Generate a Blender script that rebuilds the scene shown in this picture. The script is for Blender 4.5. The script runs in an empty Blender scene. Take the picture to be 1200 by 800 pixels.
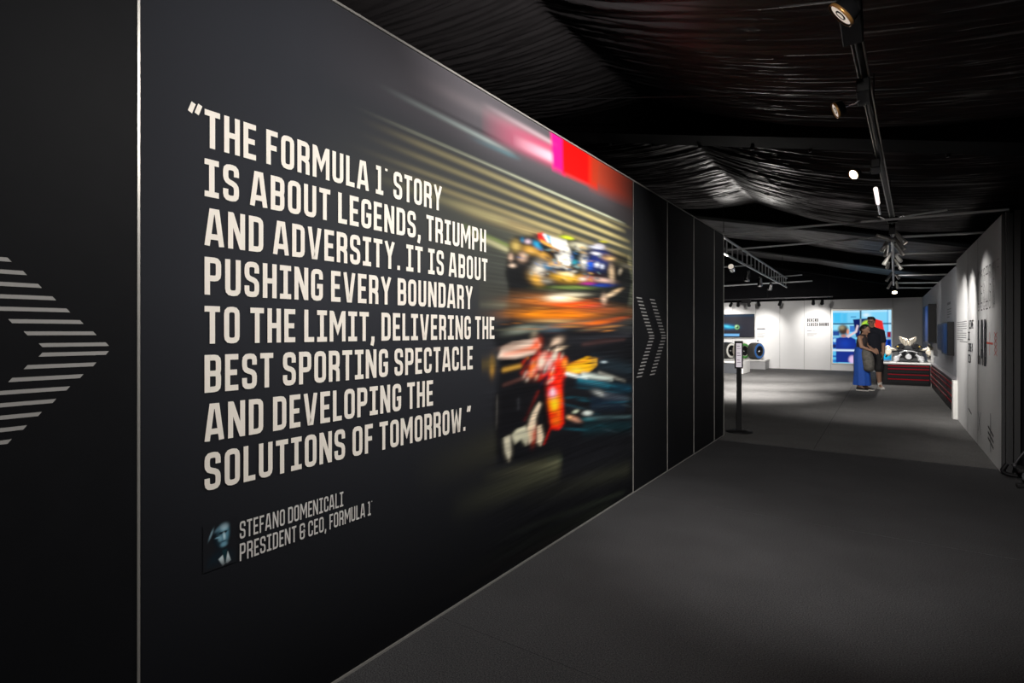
import bpy, math, random
import numpy as np
from mathutils import Vector, Matrix

random.seed(7)
RNG = np.random.default_rng(11)
SC = bpy.context.scene
COL = SC.collection
PI = math.pi

# ------------------------------------------------------------------ camera
FOC, VPX, HOR, EYE = 640.0, 1038.0, 389.0, 1.42      # focal length in px, corridor vanishing point, horizon, eye height
YAW = math.atan((VPX - 600) / FOC)
cam_d = bpy.data.cameras.new('camera')
cam = bpy.data.objects.new('camera', cam_d); COL.objects.link(cam)
cam.location = (0, 0, EYE); cam.rotation_euler = (PI / 2, 0, YAW)
cam_d.sensor_width = 36; cam_d.lens = FOC / 1200 * 36
cam_d.shift_y = -(400 - HOR) / 1200
cam_d.clip_start = 0.05; cam_d.clip_end = 200
SC.camera = cam

# ------------------------------------------------------------------ world, exposure
SC.view_settings.view_transform = 'Standard'
SC.view_settings.look = 'None'
SC.view_settings.exposure = 0.0
SC.view_settings.gamma = 1.0
SC.view_settings.use_curve_mapping = False
SC.cycles.use_denoising = True
wd = bpy.data.worlds.new('world'); SC.world = wd; wd.use_nodes = True
wd.node_tree.nodes['Background'].inputs[0].default_value = (0.55, 0.6, 0.75, 1)
wd.node_tree.nodes['Background'].inputs[1].default_value = 0.004
MURAL_W, BAY_W, FAR_WALL_W, RIGHT_W, FLOOR_W, COUNTER_W, FILL_W = 98, 95, 120, 72, 1950, 240, 900
SCREEN_E = 1.0

# ------------------------------------------------------------------ measuring: a photo point on a known plane of the place
FW = np.array([-math.sin(YAW), math.cos(YAW), 0.]); RT = np.array([math.cos(YAW), math.sin(YAW), 0.]); UP = np.array([0, 0, 1.])
EYEP = np.array([0, 0, EYE])
def _ray(x, y): return FW + RT * ((x - 600) / FOC) + UP * ((HOR - y) / FOC)
def at_x(x, y, X): d = _ray(x, y); return EYEP + d * (X / d[0])
def at_y(x, y, Y): d = _ray(x, y); return EYEP + d * (Y / d[1])
def at_z(x, y, Z): d = _ray(x, y); return EYEP + d * ((Z - EYE) / d[2])

# ------------------------------------------------------------------ materials
def lin(c):
    c = np.asarray(c, float) / 255.0
    return np.where(c <= 0.04045, c / 12.92, ((c + 0.055) / 1.055) ** 2.4)
def mat(name, rgb, rough=0.6, metal=0.0, var=0.0, scale=30.0, bump=0.0, emit=None, estr=1.0, spec=0.5, sheen=0.0):
    m = bpy.data.materials.new(name); m.use_nodes = True
    nt = m.node_tree; b = nt.nodes['Principled BSDF']
    b.inputs['Base Color'].default_value = (*rgb, 1); b.inputs['Roughness'].default_value = rough
    b.inputs['Metallic'].default_value = metal; b.inputs['Specular IOR Level'].default_value = spec
    if sheen:
        b.inputs['Sheen Weight'].default_value = sheen
    if emit is not None:
        b.inputs['Emission Color'].default_value = (*emit, 1); b.inputs['Emission Strength'].default_value = estr
    if var or bump:
        tc = nt.nodes.new('ShaderNodeTexCoord'); n = nt.nodes.new('ShaderNodeTexNoise')
        n.inputs['Scale'].default_value = scale; n.inputs['Detail'].default_value = 5
        nt.links.new(tc.outputs['Object'], n.inputs['Vector'])
        if var:
            mx = nt.nodes.new('ShaderNodeMix'); mx.data_type = 'RGBA'
            mx.inputs[6].default_value = (*[max(0, c * (1 - var)) for c in rgb], 1)
            mx.inputs[7].default_value = (*[min(1, c * (1 + var)) for c in rgb], 1)
            nt.links.new(n.outputs['Fac'], mx.inputs[0]); nt.links.new(mx.outputs[2], b.inputs['Base Color'])
        if bump:
            bp = nt.nodes.new('ShaderNodeBump'); bp.inputs['Strength'].default_value = bump; bp.inputs['Distance'].default_value = 0.01
            nt.links.new(n.outputs['Fac'], bp.inputs['Height']); nt.links.new(bp.outputs[0], b.inputs['Normal'])
    return m
def print_mat(name, rough=0.55, emit=0.0, spec=0.3):
    """a printed or lit picture: its colours come from the mesh's own colour attribute"""
    m = bpy.data.materials.new(name); m.use_nodes = True
    nt = m.node_tree; b = nt.nodes['Principled BSDF']
    a = nt.nodes.new('ShaderNodeAttribute'); a.attribute_name = 'print'
    if emit:
        b.inputs['Base Color'].default_value = (0.01, 0.01, 0.012, 1); b.inputs['Roughness'].default_value = 0.6; b.inputs['Specular IOR Level'].default_value = 0.05
        nt.links.new(a.outputs['Color'], b.inputs['Emission Color']); b.inputs['Emission Strength'].default_value = emit
    else:
        nt.links.new(a.outputs['Color'], b.inputs['Base Color']); b.inputs['Roughness'].default_value = rough
        b.inputs['Specular IOR Level'].default_value = spec
    return m

M = dict(
    panel=mat('black_panel', (0.0066, 0.0070, 0.0084), 0.6, var=0.15, scale=12, spec=0.08),
    alu=mat('brushed_aluminium', (0.45, 0.44, 0.42), 0.4, 0.6, var=0.1, scale=60),
    dktrim=mat('dark_end_trim', (0.022, 0.022, 0.024), 0.5, spec=0.3),
    dkalu=mat('dark_anodised', (0.05, 0.05, 0.055), 0.45, 0.5),
    cream=mat('cream_vinyl', (0.80, 0.755, 0.69), 0.6, spec=0.2),
    dimvinyl=mat('dull_grey_vinyl', (0.30, 0.295, 0.29), 0.6, spec=0.2),
    greyvinyl=mat('grey_vinyl', (0.60, 0.585, 0.575), 0.6, spec=0.2),
    black=mat('black_metal', (0.008, 0.008, 0.009), 0.5, 0.0, var=0.2, scale=40, spec=0.2),
    matte=mat('matte_black', (0.006, 0.006, 0.007), 0.8, spec=0.2),
    white=mat('white_laminate', (0.72, 0.71, 0.69), 0.45, var=0.03, scale=8),
    wallwhite=mat('white_wall_panel', (0.64, 0.64, 0.645), 0.6, var=0.03, scale=5, spec=0.25),
    joint=mat('panel_joint', (0.10, 0.10, 0.10), 0.6),
    ink=mat('black_ink', (0.012, 0.012, 0.015), 0.6, spec=0.2),
    greyink=mat('grey_ink', (0.12, 0.12, 0.13), 0.6, spec=0.2),
    paleink=mat('pale_grey_ink', (0.30, 0.30, 0.31), 0.6, spec=0.2),
    redink=mat('red_ink', (0.62, 0.09, 0.06), 0.6, spec=0.2),
    chrome=mat('chrome', (0.7, 0.7, 0.72), 0.2, 1.0),
    steel=mat('galvanised_pipe', (0.55, 0.56, 0.58), 0.4, 0.35, var=0.1, scale=20),
    beam=mat('beam_wrap', (0.0035, 0.0033, 0.0036), 0.75, var=0.2, scale=8, bump=0.05, spec=0.03),
    drape=mat('black_drape', (0.008, 0.008, 0.010), 0.8, var=0.2, scale=14, spec=0.15),
    red=mat('red_drawer_strip', (0.26, 0.006, 0.016), 0.6, spec=0.1),
    rubber=mat('tyre_rubber', (0.035, 0.034, 0.034), 0.6, var=0.25, scale=18),
    littread=mat('overlit_tread', (0.42, 0.39, 0.34), 0.7, var=0.12, scale=18),  # dark rubber coloured pale for the strong light on one tread
    rimdark=mat('dark_wheel_rim', (0.012, 0.012, 0.014), 0.35, 0.5),
    blueband=mat('blue_sidewall_band', (0.02, 0.13, 0.42), 0.5),
    greenband=mat('green_sidewall_band', (0.06, 0.30, 0.05), 0.5),
    whiteband=mat('white_sidewall_band', (0.75, 0.74, 0.70), 0.5),
    lens_on=mat('lit_lens', (0.8, 0.75, 0.65), 0.3, emit=(1.0, 0.80, 0.58), estr=14),
    lens_dim=mat('dim_lens', (0.5, 0.5, 0.5), 0.25, emit=(1.0, 0.86, 0.72), estr=0.55),
    amber=mat('amber_ring', (0.5, 0.25, 0.08), 0.3, 0.6),
    glint_on=mat('glint_glow', (0.9, 0.85, 0.8), 0.4, emit=(1.0, 0.88, 0.84), estr=1.2),
    skin_a=mat('skin_warm', (0.36, 0.20, 0.13), 0.55, var=0.08, scale=20),
    skin_b=mat('skin_tan', (0.32, 0.18, 0.12), 0.55, var=0.08, scale=20),
    hair=mat('black_hair', (0.010, 0.008, 0.008), 0.45, var=0.3, scale=60, bump=0.3),
    dress=mat('royal_blue_cloth', (0.015, 0.09, 0.46), 0.75, var=0.12, scale=25, bump=0.15),
    vest=mat('dark_brown_top', (0.035, 0.025, 0.025), 0.8, var=0.2, scale=30),
    navy=mat('navy_shirt', (0.006, 0.008, 0.016), 0.9, var=0.2, scale=30, bump=0.1),
    shorts=mat('black_shorts', (0.010, 0.010, 0.011), 0.8, var=0.2, scale=30, bump=0.1),
    canvas=mat('grey_canvas', (0.12, 0.113, 0.10), 0.8, var=0.9, scale=16, bump=0.2),
    shoeblk=mat('black_shoe', (0.012, 0.012, 0.012), 0.6),
    shoewht=mat('white_shoe', (0.65, 0.62, 0.58), 0.6),
    cast=mat('cast_alloy', (0.72, 0.66, 0.55), 0.38, 0.35, var=0.15, scale=30),
    carbon=mat('carbon_black', (0.009, 0.009, 0.011), 0.5, 0.0, var=0.3, scale=80, spec=0.2),
    brass=mat('brass_fitting', (0.6, 0.42, 0.12), 0.3, 0.9),
    screen_off=mat('dark_glass', (0.01, 0.014, 0.022), 0.12),
    greypad=mat('grey_padding', (0.06, 0.065, 0.075), 0.7, var=0.15, scale=20),
)

def carpet_mat(name, rgb):
    m = bpy.data.materials.new(name); m.use_nodes = True
    nt = m.node_tree; b = nt.nodes['Principled BSDF']; b.inputs['Roughness'].default_value = 0.9
    b.inputs['Specular IOR Level'].default_value = 0.12
    tc = nt.nodes.new('ShaderNodeTexCoord')
    n1 = nt.nodes.new('ShaderNodeTexNoise'); n1.inputs['Scale'].default_value = 170; n1.inputs['Detail'].default_value = 3
    n2 = nt.nodes.new('ShaderNodeTexNoise'); n2.inputs['Scale'].default_value = 2.2; n2.inputs['Detail'].default_value = 4
    for n in (n1, n2): nt.links.new(tc.outputs['Object'], n.inputs['Vector'])
    r1 = nt.nodes.new('ShaderNodeValToRGB'); r1.color_ramp.elements[0].position = 0.32; r1.color_ramp.elements[1].position = 0.72
    r1.color_ramp.elements[0].color = (*[c * 0.45 for c in rgb], 1); r1.color_ramp.elements[1].color = (*[c * 1.75 for c in rgb], 1)
    nt.links.new(n1.outputs['Fac'], r1.inputs[0])
    r2 = nt.nodes.new('ShaderNodeMapRange'); r2.inputs[3].default_value = 0.78; r2.inputs[4].default_value = 1.22
    nt.links.new(n2.outputs['Fac'], r2.inputs[0])
    mx = nt.nodes.new('ShaderNodeMix'); mx.data_type = 'RGBA'; mx.blend_type = 'MULTIPLY'; mx.inputs[0].default_value = 1
    nt.links.new(r1.outputs[0], mx.inputs[6]); nt.links.new(r2.outputs[0], mx.inputs[7])
    nt.links.new(mx.outputs[2], b.inputs['Base Color'])
    bp = nt.nodes.new('ShaderNodeBump'); bp.inputs['Strength'].default_value = 0.5; bp.inputs['Distance'].default_value = 0.006
    nt.links.new(n1.outputs['Fac'], bp.inputs['Height']); nt.links.new(bp.outputs[0], b.inputs['Normal'])
    return m
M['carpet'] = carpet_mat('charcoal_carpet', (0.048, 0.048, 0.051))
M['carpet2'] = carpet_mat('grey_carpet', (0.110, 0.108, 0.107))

def satin_mat():
    m = mat('black_satin_lining', (0.040, 0.0365, 0.039), 0.45, var=0.12, scale=6, spec=0.35)
    return m
M['satin'] = satin_mat()

# ------------------------------------------------------------------ mesh helpers
class MB:
    def __init__(self): self.v = []; self.f = []; self.s = []
    def add(self, vs, fs, smooth=False):
        o = len(self.v); self.v += [tuple(map(float, p)) for p in vs]
        self.f += [tuple(i + o for i in f) for f in fs]; self.s += [smooth] * len(fs)
        return self
    def box(self, lo, hi, rz=0.0, m=None):
        c = [(a + b) / 2 for a, b in zip(lo, hi)]; h = [(b - a) / 2 for a, b in zip(lo, hi)]
        R = Matrix.Rotation(rz, 3, 'Z') if m is None else m
        vs = [Vector(c) + R @ Vector((sx * h[0], sy * h[1], sz * h[2])) for sz in (-1, 1) for sy in (-1, 1) for sx in (-1, 1)]
        return self.add(vs, [(0, 2, 3, 1), (4, 5, 7, 6), (0, 1, 5, 4), (2, 6, 7, 3), (0, 4, 6, 2), (1, 3, 7, 5)])
    def cyl(self, p0, p1, r0, r1=None, n=16, caps=True):
        return self.lathe(p0, p1, [(0, r0), (1, r0 if r1 is None else r1)], n, caps)
    def lathe(self, p0, p1, prof, n=16, caps=True, flat=False):
        p0, p1 = Vector(p0), Vector(p1); ax = p1 - p0; z = ax.normalized()
        x = z.orthogonal().normalized(); y = z.cross(x)
        vs = []; fs = []
        for t, r in prof:
            for k in range(n):
                a = 2 * PI * k / n; vs.append(p0 + ax * t + (x * math.cos(a) + y * math.sin(a)) * r)
        for i in range(len(prof) - 1):
            for k in range(n):
                fs.append((i * n + k, i * n + (k + 1) % n, (i + 1) * n + (k + 1) % n, (i + 1) * n + k))
        self.add(vs, fs, not flat)
        if caps:
            self.add(vs[:n], [tuple(range(n))[::-1]]); self.add(vs[-n:], [tuple(range(n))])
        return self
    def tube(self, path, r, n=8):
        P = [Vector(p) for p in path]; vs = []; fs = []; ref = None
        for i, p in enumerate(P):
            d = (P[min(i + 1, len(P) - 1)] - P[max(i - 1, 0)]).normalized()
            x = d.orthogonal().normalized() if ref is None else (ref - d * ref.dot(d)).normalized()
            ref = x; y = d.cross(x); rr = r[i] if isinstance(r, (list, tuple)) else r
            for k in range(n):
                a = 2 * PI * k / n; vs.append(p + (x * math.cos(a) + y * math.sin(a)) * rr)
        for i in range(len(P) - 1):
            for k in range(n):
                fs.append((i * n + k, i * n + (k + 1) % n, (i + 1) * n + (k + 1) % n, (i + 1) * n + k))
        self.add(vs, fs, True)
        self.add(vs[:n], [tuple(range(n))[::-1]]); self.add(vs[-n:], [tuple(range(n))])
        return self
    def loft(self, rings, smooth=True, caps=True):
        n = len(rings[0]); vs = [p for r in rings for p in r]; fs = []
        for i in range(len(rings) - 1):
            for k in range(n):
                fs.append((i * n + k, i * n + (k + 1) % n, (i + 1) * n + (k + 1) % n, (i + 1) * n + k))
        self.add(vs, fs, smooth)
        if caps:
            self.add(rings[0], [tuple(range(n))[::-1]]); self.add(rings[-1], [tuple(range(n))])
        return self
    def ball(self, c, r, n=14, rings=9, rot=None):
        c = Vector(c); r = Vector(r if hasattr(r, '__len__') else (r, r, r)); vs = []; fs = []
        for i in range(rings + 1):
            th = PI * i / rings
            for k in range(n):
                a = 2 * PI * k / n
                p = Vector((math.sin(th) * math.cos(a) * r.x, math.sin(th) * math.sin(a) * r.y, math.cos(th) * r.z))
                vs.append(c + (rot @ p if rot is not None else p))
        for i in range(rings):
            for k in range(n):
                fs.append((i * n + k, (i + 1) * n + k, (i + 1) * n + (k + 1) % n, i * n + (k + 1) % n))
        return self.add(vs, fs, True)
    def build(self, name, m, parent=None, bevel=0.0, loc=None, weld=False):
        me = bpy.data.meshes.new(name); me.from_pydata(self.v, [], self.f)
        me.polygons.foreach_set('use_smooth', self.s); me.update()
        o = bpy.data.objects.new(name, me); COL.objects.link(o)
        me.materials.append(M[m] if isinstance(m, str) else m)
        if parent is not None:
            o.parent = parent; w = Vector((0, 0, 0)); q = parent
            while q is not None: w += Vector(q.location); q = q.parent
            me.transform(Matrix.Translation(-w))                    # parents are only moved, never turned
        elif loc is not None:
            o.location = loc; me.transform(Matrix.Translation(-Vector(loc)))
        if bevel:
            b = o.modifiers.new('bevel', 'BEVEL'); b.width = bevel; b.segments = 2; b.limit_method = 'ANGLE'
        if weld:
            o.modifiers.new('weld', 'WELD')
        return o
def tag(o, label, cat, group=None, kind=None):
    o['label'] = label; o['category'] = cat
    if group: o['group'] = group
    if kind: o['kind'] = kind
    return o
def thing(name, loc, label, cat, group=None):
    o = bpy.data.objects.new(name, None); COL.objects.link(o); o.location = loc; o.empty_display_size = 0.1
    return tag(o, label, cat, group)
def struct(o): o['kind'] = 'structure'; return o
def spot_light(parent, pos, target, watts, angle, blend=0.6, col=(1.0, 0.955, 0.90), r=0.03):
    d = bpy.data.lights.new('lamp_light', 'SPOT'); d.energy = watts; d.spot_size = math.radians(angle); d.spot_blend = blend
    d.color = col; d.shadow_soft_size = r
    o = bpy.data.objects.new('lamp_light', d); COL.objects.link(o)
    v = Vector(target) - Vector(pos); o.rotation_mode = 'QUATERNION'; o.rotation_quaternion = v.to_track_quat('-Z', 'Y')
    o.location = Vector(pos) - (Vector(parent.location) if parent else Vector())
    if parent: o.parent = parent
    return o

# ------------------------------------------------------------------ lettering: a condensed slab alphabet drawn as bent strips
TS = 0.152
def glyph(c, t=TS):
    r = 0.13; w = {'T': .44, 'E': .40, 'F': .39, 'L': .38, 'I': .40, 'M': .68, 'W': .74, 'A': .56, 'V': .54, 'Y': .54, 'N': .52,
                   '1': .38, ' ': .22, '.': .17, ',': .17, '“': .34, '”': .30, '®': .07, '&': .52}.get(c, .47)
    L, R, B, T = t / 2, w - t / 2, t / 2, 1 - t / 2
    S = {
        'O': [('c', (L, B, r), (R, B, r), (R, T, r), (L, T, r))],
        'D': [('c', (L, B), (R, B, r), (R, T, r), (L, T))],
        'T': [('o', (0, T), (w, T)), ('o', (w / 2, 0), (w / 2, T))],
        'H': [('o', (L, 0), (L, 1)), ('o', (R, 0), (R, 1)), ('o', (L, .5), (R, .5))],
        'E': [('o', (w, T), (L, T), (L, B), (w, B)), ('o', (L, .5), (w * .9, .5))],
        'F': [('o', (w, T), (L, T), (L, 0)), ('o', (L, .5), (w * .9, .5))],
        'R': [('o', (L, 0), (L, 1)), ('o', (2 * L, T), (R, T, r), (R, .47, r), (2 * L, .47)), ('o', (w * .45, .47), (R, .40, .1), (R, 0))],
        'P': [('o', (L, 0), (L, 1)), ('o', (2 * L, T), (R, T, r), (R, .44, r), (2 * L, .44))],
        'B': [('o', (L, 0), (L, 1)), ('o', (2 * L, B), (R, B, r), (R, .5, .1), (2 * L, .5)), ('o', (2 * L, .5), (R, .5, .1), (R, T, r), (2 * L, T))],
        'A': [('o', (L * .95, 0), (w * .37, T), (w * .63, T), (w - L * .95, 0)), ('o', (w * .2, .25), (w * .8, .25))],
        'V': [('o', (L, 1), (w * .42, B * .8), (w * .58, B * .8), (R, 1))],
        'W': [('o', (L, 1), (w * .24, B * .8), (w * .30, B * .8), (w * .5, .82), (w * .70, B * .8), (w * .76, B * .8), (R, 1))],
        'M': [('o', (L, 0), (L, 1)), ('o', (R, 0), (R, 1)), ('o', (L + .03, .95), (w / 2, .36), (R - .03, .95))],
        'N': [('o', (L, 0), (L, 1)), ('o', (R, 0), (R, 1)), ('o', (L + .02, .96), (R - .02, .04))],
        'U': [('o', (L, 1), (L, B, r), (R, B, r), (R, 1))],
        'L': [('o', (L, 1), (L, B), (w, B))],
        'S': [('o', (R, .68), (R, T, r), (L, T, r), (L, .55, .12), (R, .45, .12), (R, B, r), (L, B, r), (L, .32))],
        'G': [('o', (R, .68), (R, T, r), (L, T, r), (L, B, r), (R, B, r), (R, .46), (w * .5, .46))],
        'C': [('o', (R, .66), (R, T, r), (L, T, r), (L, B, r), (R, B, r), (R, .34))],
        'I': [('o', (0, T), (w, T)), ('o', (0, B), (w, B)), ('o', (w / 2, 0), (w / 2, 1))],
        'Y': [('o', (L, 1), (w / 2, .46)), ('o', (R, 1), (w / 2, .46)), ('o', (w / 2, 0), (w / 2, .52))],
        'K': [('o', (L, 0), (L, 1)), ('o', (R, 1), (L, .45)), ('o', (L + .08, .52), (R, 0))],
        '1': [('o', (0.02, T), (w / 2, T), (w / 2, 0)), ('o', (0, B), (w, B))],
        '.': [('o', (w / 2, 0), (w / 2, t * 1.05))],
        ',': [('o', (w / 2 - .05, -.16), (w / 2, .02), (w / 2, t))],
        '“': [('t', (.06, .80), (.16, 1.06)), ('t', (.24, .80), (.34, 1.06))],
        '”': [('t', (.03, .78), (.10, 1.02)), ('t', (.18, .78), (.25, 1.02))],
        '®': [('t', (.035, .90), (.035, .985))],
        '&': [('o', (w, .47), (L, .47), (L, B, r), (R - .04, B, r), (R - .04, .6)), ('o', (R, .70), (R, T, r), (L, T, r), (L, .47))],
    }.get(c, [])
    return w, S
def fillet(pts, closed):
    n = len(pts); out = []
    for i, p in enumerate(pts):
        P = Vector(p[:2]); rr = p[2] if len(p) > 2 else 0
        if rr and (closed or 0 < i < n - 1):
            A = Vector(pts[(i - 1) % n][:2]); Bq = Vector(pts[(i + 1) % n][:2])
            d0 = (A - P); d1 = (Bq - P); k = min(rr, d0.length / 2.02, d1.length / 2.02)
            a = P + d0.normalized() * k; b = P + d1.normalized() * k
            for q in range(4):
                u = q / 3; out.append(a * (1 - u) ** 2 + P * 2 * u * (1 - u) + b * u * u)
        else: out.append(P)
    return out
def strip(mb, pts, closed, t, put, clampy=None, face=None):
    n = len(pts); Lf = []; Rg = []
    for i in range(n):
        P = pts[i]
        d0 = (P - pts[i - 1]) if (closed or i > 0) else None
        d1 = (pts[(i + 1) % n] - P) if (closed or i < n - 1) else None
        d0 = d0.normalized() if d0 is not None and d0.length > 1e-6 else None
        d1 = d1.normalized() if d1 is not None and d1.length > 1e-6 else None
        d0 = d0 or d1; d1 = d1 or d0
        n0 = Vector((-d0.y, d0.x)); n1 = Vector((-d1.y, d1.x)); nm = (n0 + n1)
        nm = nm.normalized() if nm.length > 1e-5 else n0
        s = t / 2 / max(0.45, nm.dot(n0))
        for lst, sg in ((Lf, 1), (Rg, -1)):
            q = P + nm * s * sg
            if clampy: q.y = min(max(q.y, clampy[0]), clampy[1])
            lst.append(q)
    vs = [Vector(put(p.x, p.y)) for p in Lf] + [Vector(put(p.x, p.y)) for p in Rg]
    if face is not None:                                            # each stroke of vinyl lies a hair above the one before it
        mb.layer = getattr(mb, 'layer', 0) + 1; vs = [v + face * (0.00022 * (mb.layer % 7)) for v in vs]
    m = n if closed else n - 1
    mb.add(vs, [(i, (i + 1) % n, n + (i + 1) % n, n + i) for i in range(m)])
GAP = 0.118
def text_width(s): return sum(glyph(c)[0] + (GAP if c not in ' ' else 0) for c in s) - GAP
def letter(mb, s, origin, right, height, width=None, t=TS, gap=GAP, up=(0, 0, 1), hang=0):
    """writes s on a plane: origin is the left end of the baseline; hang = glyphs that hang out to the left"""
    body = s[hang:]; sx = 1.0
    w0 = text_width(body)
    sx = (width / height) / w0 if width else 1.0
    x = -sum(glyph(c)[0] + GAP for c in s[:hang]); R_ = Vector(right); U_ = Vector(up); O_ = Vector(origin)
    for c in s:
        w, S = glyph(c, t)
        for kind, *pts in S:
            P = fillet(pts, kind == 'c')
            cl = None if c in '“”,®' else (0, 1)
            put = (lambda a, b, x=x: O_ + R_ * ((x + a) * sx * height) + U_ * (b * height))
            strip(mb, P, kind == 'c', t * (0.8 if kind == 't' else 1), put, cl, R_.cross(U_).normalized())
        x += w + (gap if c != ' ' else 0)
    return mb

# ------------------------------------------------------------------ painting a print: soft shapes in the print's own metres
class Print:
    def __init__(self, u0, u1, v0, v1, du, dv, base):
        self.u = np.linspace(u0, u1, int(round((u1 - u0) / du)) + 1); self.v = np.linspace(v0, v1, int(round((v1 - v0) / dv)) + 1)
        self.U, self.V = np.meshgrid(self.u, self.v); self.C = np.zeros(self.U.shape + (3,)); self.C[:] = base
    def mix(self, a, col, mode='mix'):
        c = lin(col); a = np.clip(a, 0, 1)[..., None]
        self.C = self.C * (1 - a) + c * a if mode == 'mix' else self.C + c * a
    def blob(self, c, ex, ey, col, alpha=1.0, hard=2.0, mode='mix'):
        """c centre, ex / ey half-axis vectors"""
        m = np.array([[ex[0], ey[0]], [ex[1], ey[1]]]); inv = np.linalg.inv(m)
        du, dv = self.U - c[0], self.V - c[1]
        a = inv[0, 0] * du + inv[0, 1] * dv; b = inv[1, 0] * du + inv[1, 1] * dv
        self.mix(alpha * np.exp(-(a * a + b * b) ** (hard / 2) * 0.9), col, mode)
    def streak(self, p, q, w, col, a0=1.0, a1=1.0, mode='mix', ends=0.06, hard=2.0):
        p, q = np.array(p), np.array(q); d = q - p; L = np.hypot(*d); d = d / L
        s = ((self.U - p[0]) * d[0] + (self.V - p[1]) * d[1]) / L; n = -(self.U - p[0]) * d[1] + (self.V - p[1]) * d[0]
        al = (a0 + (a1 - a0) * np.clip(s, 0, 1)) * np.exp(-np.abs(n / w) ** hard)
        al *= np.clip(s / ends, 0, 1) * np.clip((1 - s) / ends, 0, 1)
        self.mix(al, col, mode)
    def poly(self, pts, col, alpha=1.0, blur=0.01, mode='mix'):
        P = np.array(pts); ins = np.zeros(self.U.shape, bool); dist = np.full(self.U.shape, 1e9)
        for i in range(len(P)):
            a, b = P[i], P[(i + 1) % len(P)]; d = b - a
            t = np.clip(((self.U - a[0]) * d[0] + (self.V - a[1]) * d[1]) / max(1e-12, d @ d), 0, 1)
            dist = np.minimum(dist, np.hypot(self.U - a[0] - t * d[0], self.V - a[1] - t * d[1]))
            cr = ((a[1] > self.V) != (b[1] > self.V)) & (self.U < (b[0] - a[0]) * (self.V - a[1]) / ((b[1] - a[1]) or 1e-12) + a[0])
            ins ^= cr
        sd = np.where(ins, dist, -dist)
        self.mix(alpha * np.clip(sd / blur * 0.5 + 0.5, 0, 1), col, mode)
    def build(self, name, m, parent, put):
        nv, nu = self.U.shape
        pts = np.array([put(0, 0), put(1, 0), put(0, 1)]); o = pts[0]; eu = pts[1] - o; ev = pts[2] - o
        vs = o + self.U[..., None] * eu + self.V[..., None] * ev
        i = np.arange((nv - 1) * (nu - 1)); r, c = i // (nu - 1), i % (nu - 1); k = r * nu + c
        fs = np.stack([k, k + 1, k + nu + 1, k + nu], 1)
        me = bpy.data.meshes.new(name); me.from_pydata(vs.reshape(-1, 3).tolist(), [], fs.tolist())
        at = me.color_attributes.new('print', 'FLOAT_COLOR', 'POINT')
        rgba = np.concatenate([np.clip(self.C, 0, 1).reshape(-1, 3), np.ones((nv * nu, 1))], 1)
        at.data.foreach_set('color', rgba.astype(np.float32).ravel()); me.materials.append(m)
        ob = bpy.data.objects.new(name, me); COL.objects.link(ob)
        if parent is not None:
            ob.parent = parent; me.transform(Matrix.Translation(-Vector(parent.location)))
        return ob

# ================================================================== the room
XL, XR, YF = -1.84, 0.96, 23.4          # face of left display wall, face of right wall, far wall
HL, HR_, HF = 2.757, 2.60, 2.62
WALL_END = 7.845
SEAMS = [0.715, 4.583, 5.496, 6.426, 7.344]

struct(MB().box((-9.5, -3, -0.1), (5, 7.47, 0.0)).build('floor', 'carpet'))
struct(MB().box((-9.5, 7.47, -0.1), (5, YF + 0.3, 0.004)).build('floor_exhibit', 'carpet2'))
mb = MB()
for y in (2.05, 4.6): mb.box((XL + 0.005, y - 0.003, -0.001), (5, y + 0.003, 0.0012))
mb.box((XL - 2, 7.462, -0.001), (XR + 0.2, 7.474, 0.006))
for x in (-0.72,): mb.box((x - 0.004, 7.5, 0.0), (x + 0.004, 23, 0.0052))
struct(mb.build('floor_seams', M['carpet']))

# left display wall: black panels with pale joint strips
mb = MB(); edges = [-2.6] + SEAMS + [WALL_END]
for a, b in zip(edges[:-1], edges[1:]):
    mb.box((XL - 0.10, a + 0.004, 0.004), (XL if a != 0.715 else XL - 0.012, b - 0.004, HL - 0.004))
struct(mb.build('wall_left', 'panel', bevel=0.003))
n = 0
for y, w in zip(SEAMS + [WALL_END - 0.004], (0.007, 0.007, 0.006, 0.006, 0.006, 0.012)):
    n += 1
    struct(MB().box((XL - 0.09, y - w / 2, 0.0), (XL + 0.0035, y + w / 2, HL)).build('trim_%d' % n, 'alu'))
struct(MB().box((XL - 0.10, -2.6, HL - 0.004), (XL + 0.004, WALL_END, HL + 0.006)).build('trim_7', 'alu'))
struct(MB().box((XL - 0.10, 0.715, 0.0), (XL + 0.005, WALL_END, 0.009)).build('baseboard_left', 'alu'))

# right wall: white panels by the entrance, a set-back grey part over the drawer cabinets
mb = MB()
RS = [7.30, 9.02, 10.05, 11.55]
for a, b in zip(RS[:-1], RS[1:]): mb.box((XR, a + 0.003, 0.0), (XR + 0.09, b - 0.003, HR_))
struct(mb.build('wall_right', 'wallwhite', bevel=0.002))
struct(MB().box((XR + 0.07, 11.5, 0.0), (XR + 0.19, YF, HR_)).build('wall_right_recess', mat('grey_wall_panel', (0.33, 0.34, 0.37), 0.6, var=0.03, scale=5, spec=0.25)))
mb = MB().box((XR + 0.02, 7.20, 0.0), (XR + 0.05, 7.262, HR_ + 0.01)); mb.box((XR + 0.075, 7.17, 0.0), (XR + 0.12, 7.24, HR_ + 0.01))
struct(mb.build('trim_8', 'dktrim'))
struct(MB().box((XR - 0.003, 7.262, 0), (XR + 0.10, 7.299, HR_)).build('trim_9', 'dktrim'))
mb = MB()
for y in RS[1:-1]: mb.box((XR - 0.001, y - 0.005, 0.0), (XR + 0.02, y + 0.005, HR_))
struct(mb.build('trim_10', 'joint'))

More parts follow.
